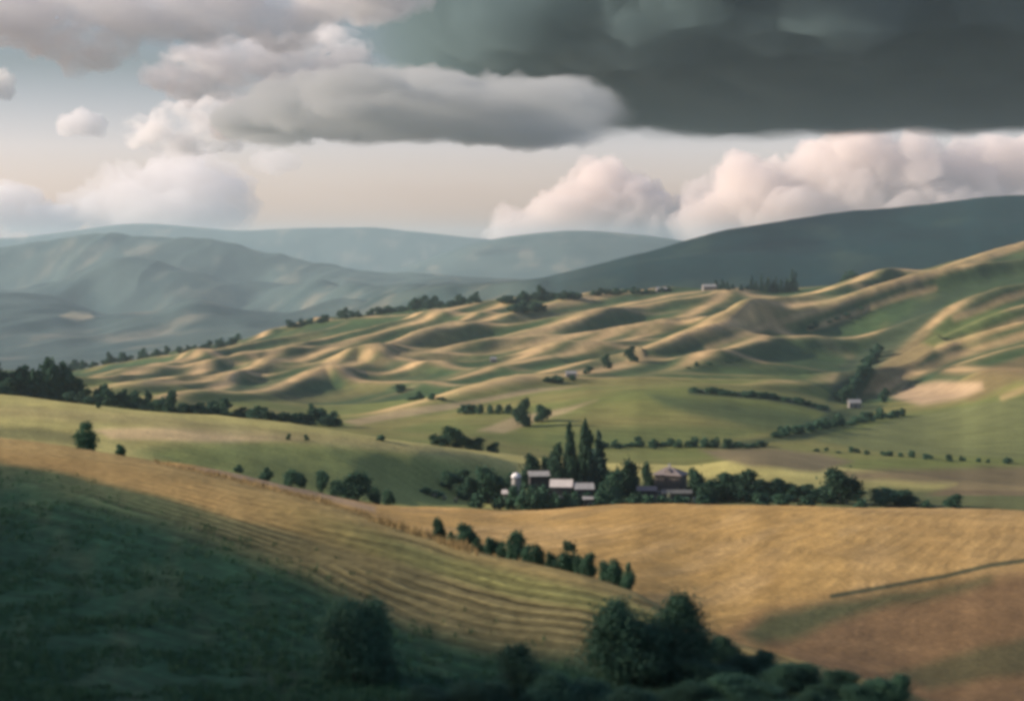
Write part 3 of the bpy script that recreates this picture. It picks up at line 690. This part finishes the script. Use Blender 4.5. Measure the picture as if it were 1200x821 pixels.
row('shrub',[(700,525),(760,523),(830,524),(900,524)],34,8,12,'dark bush in the hedge above the hamlet','bushes of the hedge above the hamlet',700,1000)
for px,h in ((722,12),(765,13),(851,13)):
    tree_px('round',px,526,526-h,11,{722:'left taller tree in the hedge above the hamlet',765:'middle taller tree in the hedge above the hamlet',851:'right taller tree in the hedge above the hamlet'}[px],dmin=700,dmax=1000,mode='far')
row('shrub',[(905,513),(940,506),(975,500),(1060,487)],32,9,14,'dark bush in the slanting hedge at the gully mouth','bushes of the slanting hedge',800,1300)
row('round',[(985,470),(1000,455),(1010,440),(1030,415)],26,11,16,'dark tree down in the gully of the right hillside','trees in the gully',1000,2300)
tree_px('round',1036,472,453,15,'single dark tree at the tip of the pale mound',dmin=1000,dmax=2000,mode='far')
tree_px('round',995,476,446,20,'tallest dark tree at the gully mouth',dmin=1000,dmax=2000,mode='far')
row('shrub',[(958,528),(1030,533),(1100,539),(1195,543)],22,6,8,'small dark shrub in the boundary line across the right fields','shrubs of the right boundary line',650,1000)
row('shrub',[(950,385),(990,372),(1010,362)],7,5,9,'dark bush between the bright ridges of the right hillside','bushes on the right hillside ridges',1300,2500)
row('shrub',[(800,432),(870,420)],5,4,9,'tiny bush along the middle slope','bushes along the middle slope',1000,2300)

# --- dry weeds along the ridge of the near slope (too many to count)
n = 5200
px = np.concatenate([rng.uniform(180,470,n//2), rng.uniform(380,560,n//2)])
cen = []
for p in px:
    d2 = lin('A2',2,np.array([p]))[0]; D = d2*(1.0+rng.uniform(-.05,.13)); x = D*(p-600)/F
    cen.append((x,D,ground_z(x,D)))
cen = np.array(cen); hgt = rng.uniform(.18,.62,len(cen))
clump = perlin(cen[:,0]/2.5, cen[:,1]/9, 8); hgt *= np.clip(.7+1.1*clump,.25,1.3)
nr = np.stack([rng.normal(size=n), -np.abs(rng.normal(size=n))-.3, rng.normal(size=n)*.15],1); nr /= np.linalg.norm(nr,axis=1,keepdims=True)
side = np.cross(nr, np.array([0,0,1.])); side /= np.linalg.norm(side,axis=1,keepdims=True)
lean = rng.normal(size=(n,3))*.15; lean[:,2]=0
P = np.stack([cen-side*.06-[0,0,.05], cen+side*.06-[0,0,.05], cen+(np.array([0,0,1.])+lean)*hgt[:,None]],1).reshape(-1,3)
me = bpy.data.meshes.new('dry_grass'); me.from_pydata(P.tolist(),[],np.arange(len(P)).reshape(-1,3).tolist()); me.materials.append(M_DRY)
o = bpy.data.objects.new('dry_grass', me); COL.objects.link(o); o['kind']='stuff'; o['label']='dry straw coloured weeds along the rim of the near slope'

M_GRASS = leaf_mat('grass_blades', (0.040,0.092,0.042)); M_GRASS.node_tree.nodes
nt_ = 26000
gp = rng.uniform(-60,860,nt_); gD = np.exp(rng.uniform(math.log(62),math.log(165),nt_))
keep = gD < np.interp(gp,[-60,200,480,640,860],[165,128,100,92,86])*rng.uniform(.70,1.06,nt_); gp, gD = gp[keep], gD[keep]
gx = gD*(gp-600)/F; cl = fbm(gx/5, gD/5, 3, 13); keep = cl > -.12; gx, gD, cl = gx[keep], gD[keep], cl[keep]
gz = np.array([ground_z(a,b) for a,b in zip(gx,gD)]); V = []
for b in range(4):
    n_ = len(gx); a = rng.uniform(0,6.28,n_); w_ = rng.uniform(.03,.07,n_); h_ = rng.uniform(.12,.34,n_)*(1+1.2*np.clip(cl,0,.6)); ox, oy = rng.normal(size=n_)*.12, rng.normal(size=n_)*.12
    base = np.stack([gx+ox, gD+oy, gz-.03],1); sd_ = np.stack([np.cos(a)*w_, np.sin(a)*w_, 0*w_],1); tip = base + np.stack([rng.normal(size=n_)*.10, rng.normal(size=n_)*.10, h_],1)
    V.append(np.stack([base-sd_, base+sd_, tip],1).reshape(-1,3))
V = np.concatenate(V); me = bpy.data.meshes.new('grass'); me.from_pydata(V.tolist(),[],np.arange(len(V)).reshape(-1,3).tolist()); me.materials.append(M_GRASS)
o = bpy.data.objects.new('grass', me); COL.objects.link(o); o['kind']='stuff'; o['label']='rough dark grass tufts on the shaded near slope'

# ------------------------------------------------------------------ buildings
M_WALL = simple_mat('render_wall',(0.17,0.155,0.14),.9,1.5,.25); M_DARKWALL = simple_mat('timber_wall',(0.045,0.042,0.040),.9,4,.35)
M_STONE = simple_mat('old_stone_wall',(0.085,0.072,0.062),.9,2.5,.3,bump=.3); M_ROOFW = simple_mat('pale_sheet_roof',(0.60,0.53,0.45),.8,1.2,.12); M_ROOFG = simple_mat('grey_sheet_roof',(0.33,0.315,0.28),.8,1.2,.2)
M_TILE = simple_mat('tile_roof',(0.20,0.165,0.145),.9,5,.3,bump=.3); M_GLASS = simple_mat('dark_glass',(0.03,0.035,0.04),.15,1,.1)
M_WHITE = simple_mat('white_paint',(0.80,0.77,0.72),.85,1.2,.08); M_CONC = simple_mat('concrete',(0.30,0.29,0.27),.9,1.5,.25); M_DOOR = simple_mat('door_paint',(0.10,0.07,0.05),.6,3,.3)
M_ROOFB = simple_mat('blue_grey_sheet_roof',(0.115,0.115,0.10),.9,1.2,.2)
def mesh_obj(name, V, Fc, mat, parent=None, smooth=False):
    me = bpy.data.meshes.new(name); me.from_pydata([tuple(v) for v in V],[],Fc); me.update(); me.materials.append(mat)
    if smooth: me.polygons.foreach_set('use_smooth',[True]*len(me.polygons))
    o = bpy.data.objects.new(name, me); COL.objects.link(o)
    if parent: o.parent = parent
    return o
def boxes(name, bs, mat, parent=None):
    V=[];Fc=[]
    for (x0,x1,y0,y1,z0,z1) in bs:
        b=len(V); V += [(x,y,z) for z in (z0,z1) for (x,y) in ((x0,y0),(x1,y0),(x1,y1),(x0,y1))]
        Fc += [(b,b+3,b+2,b+1),(b+4,b+5,b+6,b+7)] + [(b+k,b+(k+1)%4,b+4+(k+1)%4,b+4+k) for k in range(4)]
    return mesh_obj(name,V,Fc,mat,parent)
def slab(name, quad, t, mat, parent):
    a = [Vector(q) for q in quad]; n = (a[1]-a[0]).cross(a[3]-a[0]).normalized()
    if n.z < 0: n = -n
    V = a + [v+n*t for v in a]
    return mesh_obj(name,V,[(0,1,2,3),(7,6,5,4)]+[(k,(k+1)%4,4+(k+1)%4,4+k) for k in range(4)],mat,parent)
def thing(name,label,cat,loc,rz=0,group=None):
    o = bpy.data.objects.new(name,None); COL.objects.link(o); o.location=loc; o.rotation_euler=(0,0,rz); o['label']=label; o['category']=cat
    if group: o['group']=group
    return o
def windows(t, spots, w=.9, h=1.1):
    for (x,y,z,ax) in spots:
        if ax=='y': f = boxes('window',[(x-w/2-.08,x+w/2+.08,y-.05,y+.03,z-.08,z+h+.08)],M_WHITE,t); boxes('pane',[(x-w/2,x+w/2,y-.075,y-.052,z,z+h)],M_GLASS,f)
        else: f = boxes('window',[(x-.05,x+.03,y-w/2-.08,y+w/2+.08,z-.08,z+h+.08)],M_WHITE,t); boxes('pane',[(x-.075,x-.052,y-w/2,y+w/2,z,z+h)],M_GLASS,f)
def gable(name,label,cat,loc,rz,w,d,h,rise,wall,roof,doors=True,wins=2):
    t = thing(name,label,cat,loc,rz)
    V = [(-w/2,-d/2,-1.5),(w/2,-d/2,-1.5),(w/2,d/2,-1.5),(-w/2,d/2,-1.5),(-w/2,-d/2,h),(w/2,-d/2,h),(w/2,d/2,h),(-w/2,d/2,h),(-w/2,0,h+rise),(w/2,0,h+rise)]
    mesh_obj('wall',V,[(0,1,5,4),(2,3,7,6),(1,2,6,9,5),(3,0,4,8,7),(0,3,2,1)],wall,t)
    e=.45; k = rise/(d/2)
    r = slab('roof',[(-w/2-e,-d/2-e,h-e*k+.02),(w/2+e,-d/2-e,h-e*k+.02),(w/2+e,0,h+rise+.02),(-w/2-e,0,h+rise+.02)],.14,roof,t)
    slab('roof',[(-w/2-e,d/2+e,h-e*k+.02),(w/2+e,d/2+e,h-e*k+.02),(w/2+e,.01,h+rise+.02),(-w/2-e,.01,h+rise+.02)],.14,roof,t)
    boxes('ridge_cap',[(-w/2-e,w/2+e,-.14,.14,h+rise+.12,h+rise+.2)],roof,r)
    if doors:
        dd = boxes('door',[(-.5,.5,-d/2-.06,-d/2+.02,-.1,2.0)],M_DOOR,t); boxes('handle',[(.32,.40,-d/2-.11,-d/2-.062,.95,1.05)],M_ROOFG,dd)
    windows(t,[((i-(wins-1)/2)*w/(wins)*1.0+(.0 if wins%2==0 else w*.33), -d/2, .95,'y') for i in range(wins)])
    return t
def spot(px, D): x = D*(px-600)/F; return x, D
def zpx(py, D): return -(py-YH)*D/F
# hipped-roof house
def hip_house(px, D, label):
    x,y = spot(px,D); zr = zpx(547,D); w,d,h,rise = 8.2,6.4,0,2.0
    g = ground_z(x,y); h = max(2.6, zr-rise-g); t = thing('house',label,'house',(x,y,g),R(-24))
    boxes('wall',[(-w/2,w/2,-d/2,d/2,-1.5,h)],M_STONE,t); e=.6
    a=[(-w/2-e,-d/2-e,h),(w/2+e,-d/2-e,h),(w/2+e,d/2+e,h),(-w/2-e,d/2+e,h)]; rdg=[(-w/2+2.6,0,h+rise),(w/2-3.6,0,h+rise)]
    lo=[(p[0],p[1],h-.18) for p in a]
    V=a+rdg+lo
    r = mesh_obj('roof',V,[(0,1,5,4),(1,2,5),(2,3,4,5),(3,0,4),(6,7,1,0),(7,8,2,1),(8,9,3,2),(9,6,0,3),(9,8,7,6)],M_TILE,t)
    boxes('chimney',[(-.9,-.3,.3,.9,h+rise*.5,h+rise+.9)],M_CONC,r)
    # dormer above the middle of the front
    dm = mesh_obj('dormer',[(-1,-2.9,h+.25),(1,-2.9,h+.25),(1,-.6,h+.9),(-1,-.6,h+.9),(-1,-2.9,h+1.1),(1,-2.9,h+1.1),(0,-2.9,h+1.75),(0,-.4,h+1.78),(1,-1.6,h+1.1),(-1,-1.6,h+1.1)],[(0,1,5,6,4),(1,8,5),(0,4,9),(4,6,7,9),(5,8,7,6)],M_TILE,r)
    dd = boxes('door',[(-.5,.5,-d/2-.06,-d/2+.02,-.1,2.05)],M_DOOR,t); boxes('handle',[(.32,.40,-d/2-.11,-d/2-.062,.95,1.05)],M_ROOFG,dd)
    windows(t,[(-2.5,-d/2,.95,'y'),(2.4,-d/2,.95,'y'),(-w/2,-1.6,.95,'x'),(-w/2,1.8,.95,'x')])
    return t
hip_house(786,540,'house with a reddish grey hipped roof and a small dormer, right of the spruce')
def shed(px,D,py_roof,w,d,rise,wall,roof,label,rz=0,name='barn',cat='barn',wins=2):
    x,y = spot(px,D); g = ground_z(x,y); h = max(1.8, zpx(py_roof,D)-rise-g)
    return gable(name,label,cat,(x,y,g),R(rz),w,d,h,rise,wall,roof,wins=wins)
shed(635,530,552,7.4,5,1.0,M_DARKWALL,M_ROOFG,'long barn with a dull grey roof behind the white roofed shed',4)
shed(658,506,562,5.6,5.2,1.5,M_DARKWALL,M_ROOFW,'dark shed with a bright whitish roof in front of the poplars',-4,'shed','shed')
shed(684,505,566,4.8,4.6,1.2,M_DARKWALL,M_ROOFG,'dark shed with a pale grey roof, right of the whitish roofed shed',3,'shed','shed')
shed(758,520,570,5.0,3.4,.8,M_DARKWALL,M_TILE,'low outbuilding with a dull tiled roof left of the hipped roof house',-6,'shed','shed',1)
shed(793,512,574,7.8,3.0,.6,M_DARKWALL,M_ROOFB,'low long shed with a dull dark roof in front of the hipped roof house',-2,'shed','shed',3)
shed(595,505,574,2.6,2.4,.7,M_WALL,M_ROOFW,'tiny pale roofed hut below the silo',0,'hut','hut',1)
shed(689,497,582,2.2,1.8,.4,M_DARKWALL,M_ROOFG,'tiny grey hut in front of the two sheds, right one',0,'hut','hut',1)
shed(659,497,581,2.0,1.8,.4,M_DARKWALL,M_ROOFB,'tiny dark roofed hut in front of the two sheds, left one',0,'hut','hut',1)
# silo with a white dome
def silo(px,D):
    x,y = spot(px,D); g = ground_z(x,y); top = zpx(553.5,D)-g; r=1.35; hb = top-r*1.0
    t = thing('silo','round concrete silo with a shining white dome left of the poplars','silo',(x,y,g)); ns=28
    V=[];Fc=[]
    for z in (-1,hb): V+=[(r*math.cos(2*math.pi*k/ns),r*math.sin(2*math.pi*k/ns),z) for k in range(ns)]
    Fc=[(k,(k+1)%ns,ns+(k+1)%ns,ns+k) for k in range(ns)]
    mesh_obj('wall',V,Fc,M_CONC,t,True)
    V=[];Fc=[];nr_=9
    for i in range(nr_):
        a=math.pi/2*i/(nr_-1)*.985; V+=[(1.06*r*math.cos(a)*math.cos(2*math.pi*k/ns),1.06*r*math.cos(a)*math.sin(2*math.pi*k/ns),hb+.01+1.0*r*math.sin(a)) for k in range(ns)]
    for i in range(nr_-1): Fc+=[(i*ns+k,i*ns+(k+1)%ns,(i+1)*ns+(k+1)%ns,(i+1)*ns+k) for k in range(ns)]
    Fc.append(tuple(range((nr_-1)*ns,nr_*ns)))
    d = mesh_obj('dome',V,Fc,M_WHITE,t,True)
    boxes('cap',[(-.25,.25,-.25,.25,hb+r,hb+r+.3)],M_ROOFG,d)
    boxes('ladder',[(-.28,-.22,-r-.16,-r-.1,0,hb),(.22,.28,-r-.16,-r-.1,0,hb)]+[(-.22,.22,-r-.15,-r-.11,.3+k*.35,.34+k*.35) for k in range(int(max(1,(hb-.4)/.35)))],M_ROOFG,t)
silo(605,518)
# far farm buildings
def far_barn(px,py,dmin,dmax,w,h,label,roof=M_ROOFG,wall=M_WALL):
    x,y,z = at(px,py,dmin,dmax); gable('farm_building',label,'barn',(x,y,z),R(8),w,w*.55,h,h*.5,wall,roof,wins=3)
far_barn(831,340,2200,2600,17,5,'pale farm building on the ridge at the left of the conifer row')
far_barn(775,342,2200,2600,13,4,'smaller pale farm building left on the ridge')
far_barn(578,424,1200,2300,5,3,'small white hut on the dune slope')
far_barn(669,442,1000,1900,7,3,'white field barn beside the dark hedge on the middle slope')
far_barn(1001,478,1000,2000,8,4,'small white barn at the gully mouth')

# ------------------------------------------------------------------ clouds: closed lumps of even, light-scattering vapour
SUN_EL, SUN_AZ = R(21.5), R(-90)      # azimuth from +Y (straight ahead) towards +X
SUNV = Vector((math.cos(SUN_EL)*math.sin(SUN_AZ), math.cos(SUN_EL)*math.cos(SUN_AZ), math.sin(SUN_EL)))
CLOUD_MATS = {}
def cloud_mat(dens, col, feat, lo=.03, fades=()):
    k=(dens,col,feat,lo,fades)
    if k not in CLOUD_MATS:
        m, nt, nd, lk = new_mat('cloud_vapour'); out=N(nd,'ShaderNodeOutputMaterial'); v=N(nd,'ShaderNodeVolumePrincipled')
        v.inputs['Color'].default_value=(*col,1); v.inputs['Density'].default_value=dens; v.inputs['Anisotropy'].default_value=0.0
        if feat:
            g=N(nd,'ShaderNodeNewGeometry'); mp=N(nd,'ShaderNodeMapping'); mp.inputs['Scale'].default_value=(1/feat,1/feat,1.7/feat)
            nz=N(nd,'ShaderNodeTexNoise'); nz.inputs['Scale'].default_value=1.0; nz.inputs['Detail'].default_value=4; nz.inputs['Roughness'].default_value=.6
            mr=N(nd,'ShaderNodeMapRange'); mr.inputs['From Min'].default_value=.40; mr.inputs['From Max'].default_value=.62; mr.inputs['To Min'].default_value=lo*dens; mr.inputs['To Max'].default_value=1.9*dens
            lk.new(g.outputs['Position'],mp.inputs['Vector']); lk.new(mp.outputs[0],nz.inputs['Vector']); lk.new(nz.outputs['Fac'],mr.inputs['Value']); lk.new(mr.outputs[0],v.inputs['Density'])
        if fades:
            g2=N(nd,'ShaderNodeNewGeometry'); sp=N(nd,'ShaderNodeSeparateXYZ'); lk.new(g2.outputs['Position'],sp.inputs[0]); cur=None
            for ax,a,b in fades:
                fr=N(nd,'ShaderNodeMapRange'); fr.interpolation_type='SMOOTHSTEP'; fr.inputs['From Min'].default_value=a; fr.inputs['From Max'].default_value=b; lk.new(sp.outputs[ax],fr.inputs['Value'])
                mu=N(nd,'ShaderNodeMath',operation='MULTIPLY'); lk.new(fr.outputs[0],mu.inputs[0])
                if cur is None:
                    if v.inputs['Density'].is_linked: lk.new(v.inputs['Density'].links[0].from_socket,mu.inputs[1])
                    else: mu.inputs[1].default_value=dens
                else: lk.new(cur.outputs[0],mu.inputs[1])
                cur=mu
            lk.new(cur.outputs[0],v.inputs['Density'])
        lk.new(v.outputs[0],out.inputs['Volume']); CLOUD_MATS[k]=m
    return CLOUD_MATS[k]
def cloud(label, blobs, D, dens, col=(.97,.96,.95), voxel=None, amp=.35, flat=None, group=None, seed=0, feat=None, lo=.03, fades=()):
    """blobs: (px, py, rx_px, ry_px[, depth factor[, distance offset m]])"""
    import bmesh
    bm = bmesh.new(); s = D/F
    for b in blobs:
        px,py,rx,ry = b[:4]; dp = b[4] if len(b)>4 else 1.0; dy = b[5] if len(b)>5 else 0.0
        Dk = D+dy; sk = Dk/F
        M = Matrix.Translation(((px-600)*sk, Dk, (YH-py)*sk)) @ Matrix.Diagonal((rx*sk, rx*sk*dp, ry*sk, 1))
        bmesh.ops.create_icosphere(bm, subdivisions=3, radius=1, matrix=M)
    me = bpy.data.meshes.new('cloud'); bm.to_mesh(me); bm.free()
    o = bpy.data.objects.new('cloud', me); COL.objects.link(o)
    rm = o.modifiers.new('r','REMESH'); rm.mode='VOXEL'; rm.voxel_size = voxel or 6*s
    dg = bpy.context.evaluated_depsgraph_get(); ev = o.evaluated_get(dg); m2 = bpy.data.meshes.new_from_object(ev)
    o.modifiers.clear(); o.data = m2
    nv = len(m2.vertices); co = np.empty(nv*3,np.float32); m2.vertices.foreach_get('co',co); co=co.reshape(-1,3)
    no = np.empty(nv*3,np.float32); m2.vertex_normals.foreach_get('vector',no); no=no.reshape(-1,3)
    mean = np.mean([b[3] for b in blobs])*s; sc1 = 1/(mean*1.1)
    h = np.array([mnoise.fractal(Vector((float(p[0])*sc1+seed,float(p[1])*sc1,float(p[2])*sc1*1.1)),.8,2.1,4,noise_basis='BLENDER') for p in co])
    h2 = np.array([mnoise.turbulence(Vector((float(p[0])*sc1*2.2,float(p[1])*sc1*2.2+seed,float(p[2])*sc1*2.2)),3,False) for p in co])
    co = co + no*((h*.9 + (.6-h2)*.5)*amp*mean)[:,None]
    if flat is not None:
        zb = (YH-flat)*s; low = zb - co[:,2]; co[:,2] = np.where(low>0, zb - low*0.18, co[:,2])
    m2.vertices.foreach_set('co',co.astype(np.float32).ravel()); m2.update()
    m2.materials.clear(); m2.materials.append(cloud_mat(dens,col,feat,lo,fades))
    zs = co[:,2].min(); print('cloud base', round(float(zs)), label) if co[:,1].min() < 27400 else None
    o['label']=label; o['category']='cloud'
    if group: o['group']=group
    return o
rc = random.Random(5)
def scatter(n, x0,x1, ytop, ybot, r0,r1, sq=.8, dp=1.0, dj=0):
    out=[]
    for k in range(n):
        x = rc.uniform(x0,x1); yt = ytop(x) if callable(ytop) else ytop; yb = ybot(x) if callable(ybot) else ybot
        r = rc.uniform(r0,r1); y = rc.uniform(min(yt+r*.8,yb), yb); out.append((x,y,r,r*sq,dp,rc.uniform(-dj,dj)))
    return out
itp = lambda pts: (lambda x: float(np.interp(x,[p[0] for p in pts],[p[1] for p in pts])))
WH=(.985,.975,.965)
# cumulus bank on the right horizon
top = itp([(560,245),(600,228),(660,222),(690,186),(730,200),(770,212),(820,205),(850,184),(880,178),(915,205),(945,165),(985,146),(1040,155),(1090,168),(1140,155),(1190,165),(1300,150),(1500,140)])
WB=(.955,.895,.85)
cloud('towering sunlit cumulus bank rising behind the dark mountain at the right', scatter(80,870,1420,top,262,18,44,.9,1.2,600)+scatter(16,812,880,itp([(812,262),(835,228),(860,200),(890,180)]),268,12,26,.9,1.2,600)+[(x,255,70,36,1.4) for x in range(930,1450,55)], 31000, .0021, WB, 150, .6, seed=3)
cloud('fainter ragged cumulus left of the towering bank', scatter(42,640,860,top,268,14,34,.9,1.2,600)+[(x,268,50,20,1.4) for x in range(620,860,50)], 34000, .0020, WB, 150, .7, seed=5)
# deck and other clouds
deck = [(620,60,150,48,3.0),(760,75,170,62,3.0),(900,80,190,66,3.0),(1060,75,200,62,3.0),(1230,70,200,66,3.0),(1400,70,200,70,3.0),(560,10,150,60,2.6),(760,-20,220,60,3),(1000,-20,240,60,3),(1250,-20,240,60,3),(700,132,70,26,2),(860,135,120,24,2),(1000,128,140,24,2),(1160,124,140,24,2)]
cloud('huge dark grey cloud deck spreading across the top right', deck+[(470,-10,90,40,2.6),(420,20,60,26,2.4),(520,75,70,30,2.6),(560,110,60,24,2.6),(640,128,70,24,2.4)], 11000, .0050, (.25,.355,.37), 130, .28, seed=8, fades=(('Z',640,1010),('X',-1250,500)))
topl = itp([(285,128),(330,112),(400,98),(470,92),(560,98),(640,105),(720,112)])
streak = [(rc.uniform(300,700),0,rc.uniform(26,70),rc.uniform(7,15),4) for k in range(56)]
streak = [(x,rc.uniform(topl(x)+8,166-ry*.5),rx,ry,dp*60/rx,rc.uniform(-500,500)) for x,_,rx,ry,dp in streak]
streak = [b[:5]+(rc.uniform(-1400,500),) for b in streak]
cloud('grey layered cloud with a flat base spreading to the right under the deck', streak, 5200, .0072, (.58,.60,.59), 26, .8, flat=171, seed=14, feat=170, lo=.2, fades=(('Z',268,345),('X',330,20)))
cloud('bright shoulder cloud at the left end of the flat based grey cloud', [(285,142,20,14,2),(305,132,26,18,2),(335,124,30,20,2),(365,128,30,18,2),(320,148,34,14,2),(262,150,18,10,2),(395,132,26,14,2)], 8000, .008, (.97,.955,.94), 40, .65, seed=61, feat=190)
cloud('tall ragged cloud with a bright edge below the upper left cloud', [(200,82,30,22),(240,88,42,30,1.2),(290,92,44,34,1.2),(345,85,48,36,1.2),(390,70,50,34,1.2),(270,62,40,22),(180,88,18,12)], 8200, .007, (.95,.945,.94), 55, .6, seed=20, feat=190)
cloud('brownish grey cloud layer across the upper left corner', [(-40,22,60,22,2),(30,34,55,20,2),(80,52,40,20,2),(120,58,36,18,2),(95,70,22,10,2),(170,26,46,22,2),(235,22,50,22,2),(-60,0,120,26,2),(120,-6,90,26,2),(240,-8,60,24,2),(290,18,44,24,2),(330,38,40,18,2),(420,-14,90,30,2),(385,8,40,18,2)], 7600, .0048, (.90,.885,.87), 45, .62, seed=29, feat=190)
cloud('small separate white cloud in the clear patch at the left', [(78,148,14,12),(95,144,20,14),(114,149,14,10)], 6200, .014, WH, 22, .6, seed=31)
cloud('small white cloud cut by the left edge of the picture', [(-12,98,22,16),(4,96,15,13),(-40,100,26,18)], 7400, .014, WH, 22, .6, seed=35)
cloud('ragged bright cloud in the middle left above the hills', [(160,155,22,16),(190,150,30,20),(225,140,34,24),(255,130,30,20),(215,168,34,16),(262,158,28,18)], 8600, .0075, WH, 40, .65, seed=39, feat=170)
cloud('pale low cloud over the left hills', [(140,235,36,30),(180,222,44,30),(225,210,46,30),(255,225,40,30),(120,250,50,22),(200,248,90,22)], 31000, .0013, WH, 150, .6, seed=44)
cloud('faint low cloud at the left edge over the hills', [(-20,245,50,26),(15,235,28,16),(50,258,50,18)], 31000, .0018, WH, 150, .6, seed=48)
cloud('small faint cloud below the flat grey base', [(318,190,26,14),(342,188,18,10)], 15000, .0025, WH, 80, .6, seed=52)
# unseen low cloud added off to the left, shaped to shade the near slope: it sits up-sun of the ground between these places
def up_sun(px, D, alt):
    x = D*(px-600)/F; g = Vector((x, D, ground_z(x,D))); return g + SUNV*((alt-g.z)/SUNV.z)
def shade_cloud():
    import bmesh
    bm = bmesh.new(); alt = 420
    for (px,py) in ((-120,508),(-50,522),(20,545),(90,566),(160,588),(240,616),(330,648),(410,688),(480,722),(560,744),(640,758),(720,758),(790,752),(850,772),(910,790),(980,815),(1060,845)):
        gx0, gy0, gz0 = at(px,py,60,230)
        for k in range(7):
            r = 11+4.5*k; back = r*.95+k*13
            g = Vector((gx0-back*.62, gy0-back*.78, gz0)); p = g + SUNV*((alt+k*4-g.z)/SUNV.z)
            M = Matrix.Translation(p) @ Matrix.Diagonal((r,r,r*.75,1)); bmesh.ops.create_icosphere(bm, subdivisions=2, radius=1, matrix=M)
    me = bpy.data.meshes.new('cloud'); bm.to_mesh(me); bm.free(); o = bpy.data.objects.new('cloud',me); COL.objects.link(o)
    rm = o.modifiers.new('r','REMESH'); rm.mode='VOXEL'; rm.voxel_size=4
    m2 = bpy.data.meshes.new_from_object(o.evaluated_get(bpy.context.evaluated_depsgraph_get())); o.modifiers.clear(); o.data=m2
    for v in m2.vertices:
        v.co += v.normal*6*mnoise.fractal(v.co/22,.8,2.1,3,noise_basis='BLENDER')
    m2.materials.clear(); m2.materials.append(cloud_mat(.030,WH,None)); o['label']='unseen low cloud added to shade the near grass slope'; o['category']='cloud'
shade_cloud()

# ------------------------------------------------------------------ haze
m, nt, nd, lk = new_mat('haze_air'); out=N(nd,'ShaderNodeOutputMaterial'); v=N(nd,'ShaderNodeVolumePrincipled')
v.inputs['Color'].default_value=(.69,.92,.99,1); v.inputs['Density'].default_value=0.33e-4; v.inputs['Anisotropy'].default_value=0.1
lk.new(v.outputs[0],out.inputs['Volume'])
zlo = float(Z.min())-1; zhi = float(Z.max())+6
print('Z range', zlo, zhi)
o = boxes('haze',[(-9500,9500,-60,27400,zlo,zhi)],m); o['kind']='stuff'; o['label']='pale blue grey haze in the valley air'

# ------------------------------------------------------------------ light, sky, camera
w = bpy.data.worlds.new('World'); scene.world = w; w.use_nodes=True; nt=w.node_tree; nt.nodes.clear()
out=N(nt.nodes,'ShaderNodeOutputWorld'); bg=N(nt.nodes,'ShaderNodeBackground'); sky=N(nt.nodes,'ShaderNodeTexSky')
sky.sky_type='NISHITA'; sky.sun_disc=False; sky.sun_elevation=SUN_EL; sky.sun_rotation=SUN_AZ % (2*math.pi); sky.air_density=1.0; sky.dust_density=1.2; sky.ozone_density=2.5
tint=N(nt.nodes,'ShaderNodeMix', data_type='RGBA', blend_type='MULTIPLY'); tint.inputs['Factor'].default_value=1.0
nt.links.new(sky.outputs[0], tint.inputs[6])
tcw=N(nt.nodes,'ShaderNodeTexCoord'); sx=N(nt.nodes,'ShaderNodeSeparateXYZ'); cr=N(nt.nodes,'ShaderNodeValToRGB')
nt.links.new(tcw.outputs['Generated'], sx.inputs[0]); nt.links.new(sx.outputs['Z'], cr.inputs['Fac']); nt.links.new(cr.outputs['Color'], tint.inputs[7])
el=cr.color_ramp.elements; el[0].position=0.0; el[0].color=(1.28,.96,1.05,1); el[1].position=.28; el[1].color=(1.0,.86,.90,1)
e=el.new(.055); e.color=(1.18,.92,1.0,1); e=el.new(.10); e.color=(.58,.49,.47,1)
nt.links.new(tint.outputs[2], bg.inputs['Color']); bg.inputs['Strength'].default_value=0.14; nt.links.new(bg.outputs[0], out.inputs['Surface'])
sl=bpy.data.lights.new('sun','SUN'); sl.energy=5.0; sl.angle=R(.53); sl.color=(1.0,.86,.72)
so=bpy.data.objects.new('sun',sl); COL.objects.link(so); so.location=SUNV*300; so.rotation_euler=(-SUNV).to_track_quat('-Z','Y').to_euler()

cam=bpy.data.cameras.new('camera'); co=bpy.data.objects.new('camera',cam); COL.objects.link(co); scene.camera=co
co.location=(0,0,0); co.rotation_euler=(R(90),0,0)
cam.sensor_width=36; cam.lens=36*F/1200; cam.shift_y=-(410.5-YH)/1200; cam.clip_start=.5; cam.clip_end=80000
cam.dof.use_dof=True; cam.dof.focus_distance=700; cam.dof.aperture_fstop=cam.lens/1000/0.20

scene.view_settings.view_transform='Standard'; scene.view_settings.look='None'; scene.view_settings.exposure=0.40; scene.view_settings.gamma=1
c=scene.cycles; c.use_denoising=True; c.max_bounces=8; c.volume_bounces=5; c.diffuse_bounces=2; c.glossy_bounces=1; c.transmission_bounces=2; c.transparent_max_bounces=8
c.filter_width=3.8; c.sample_clamp_indirect=6
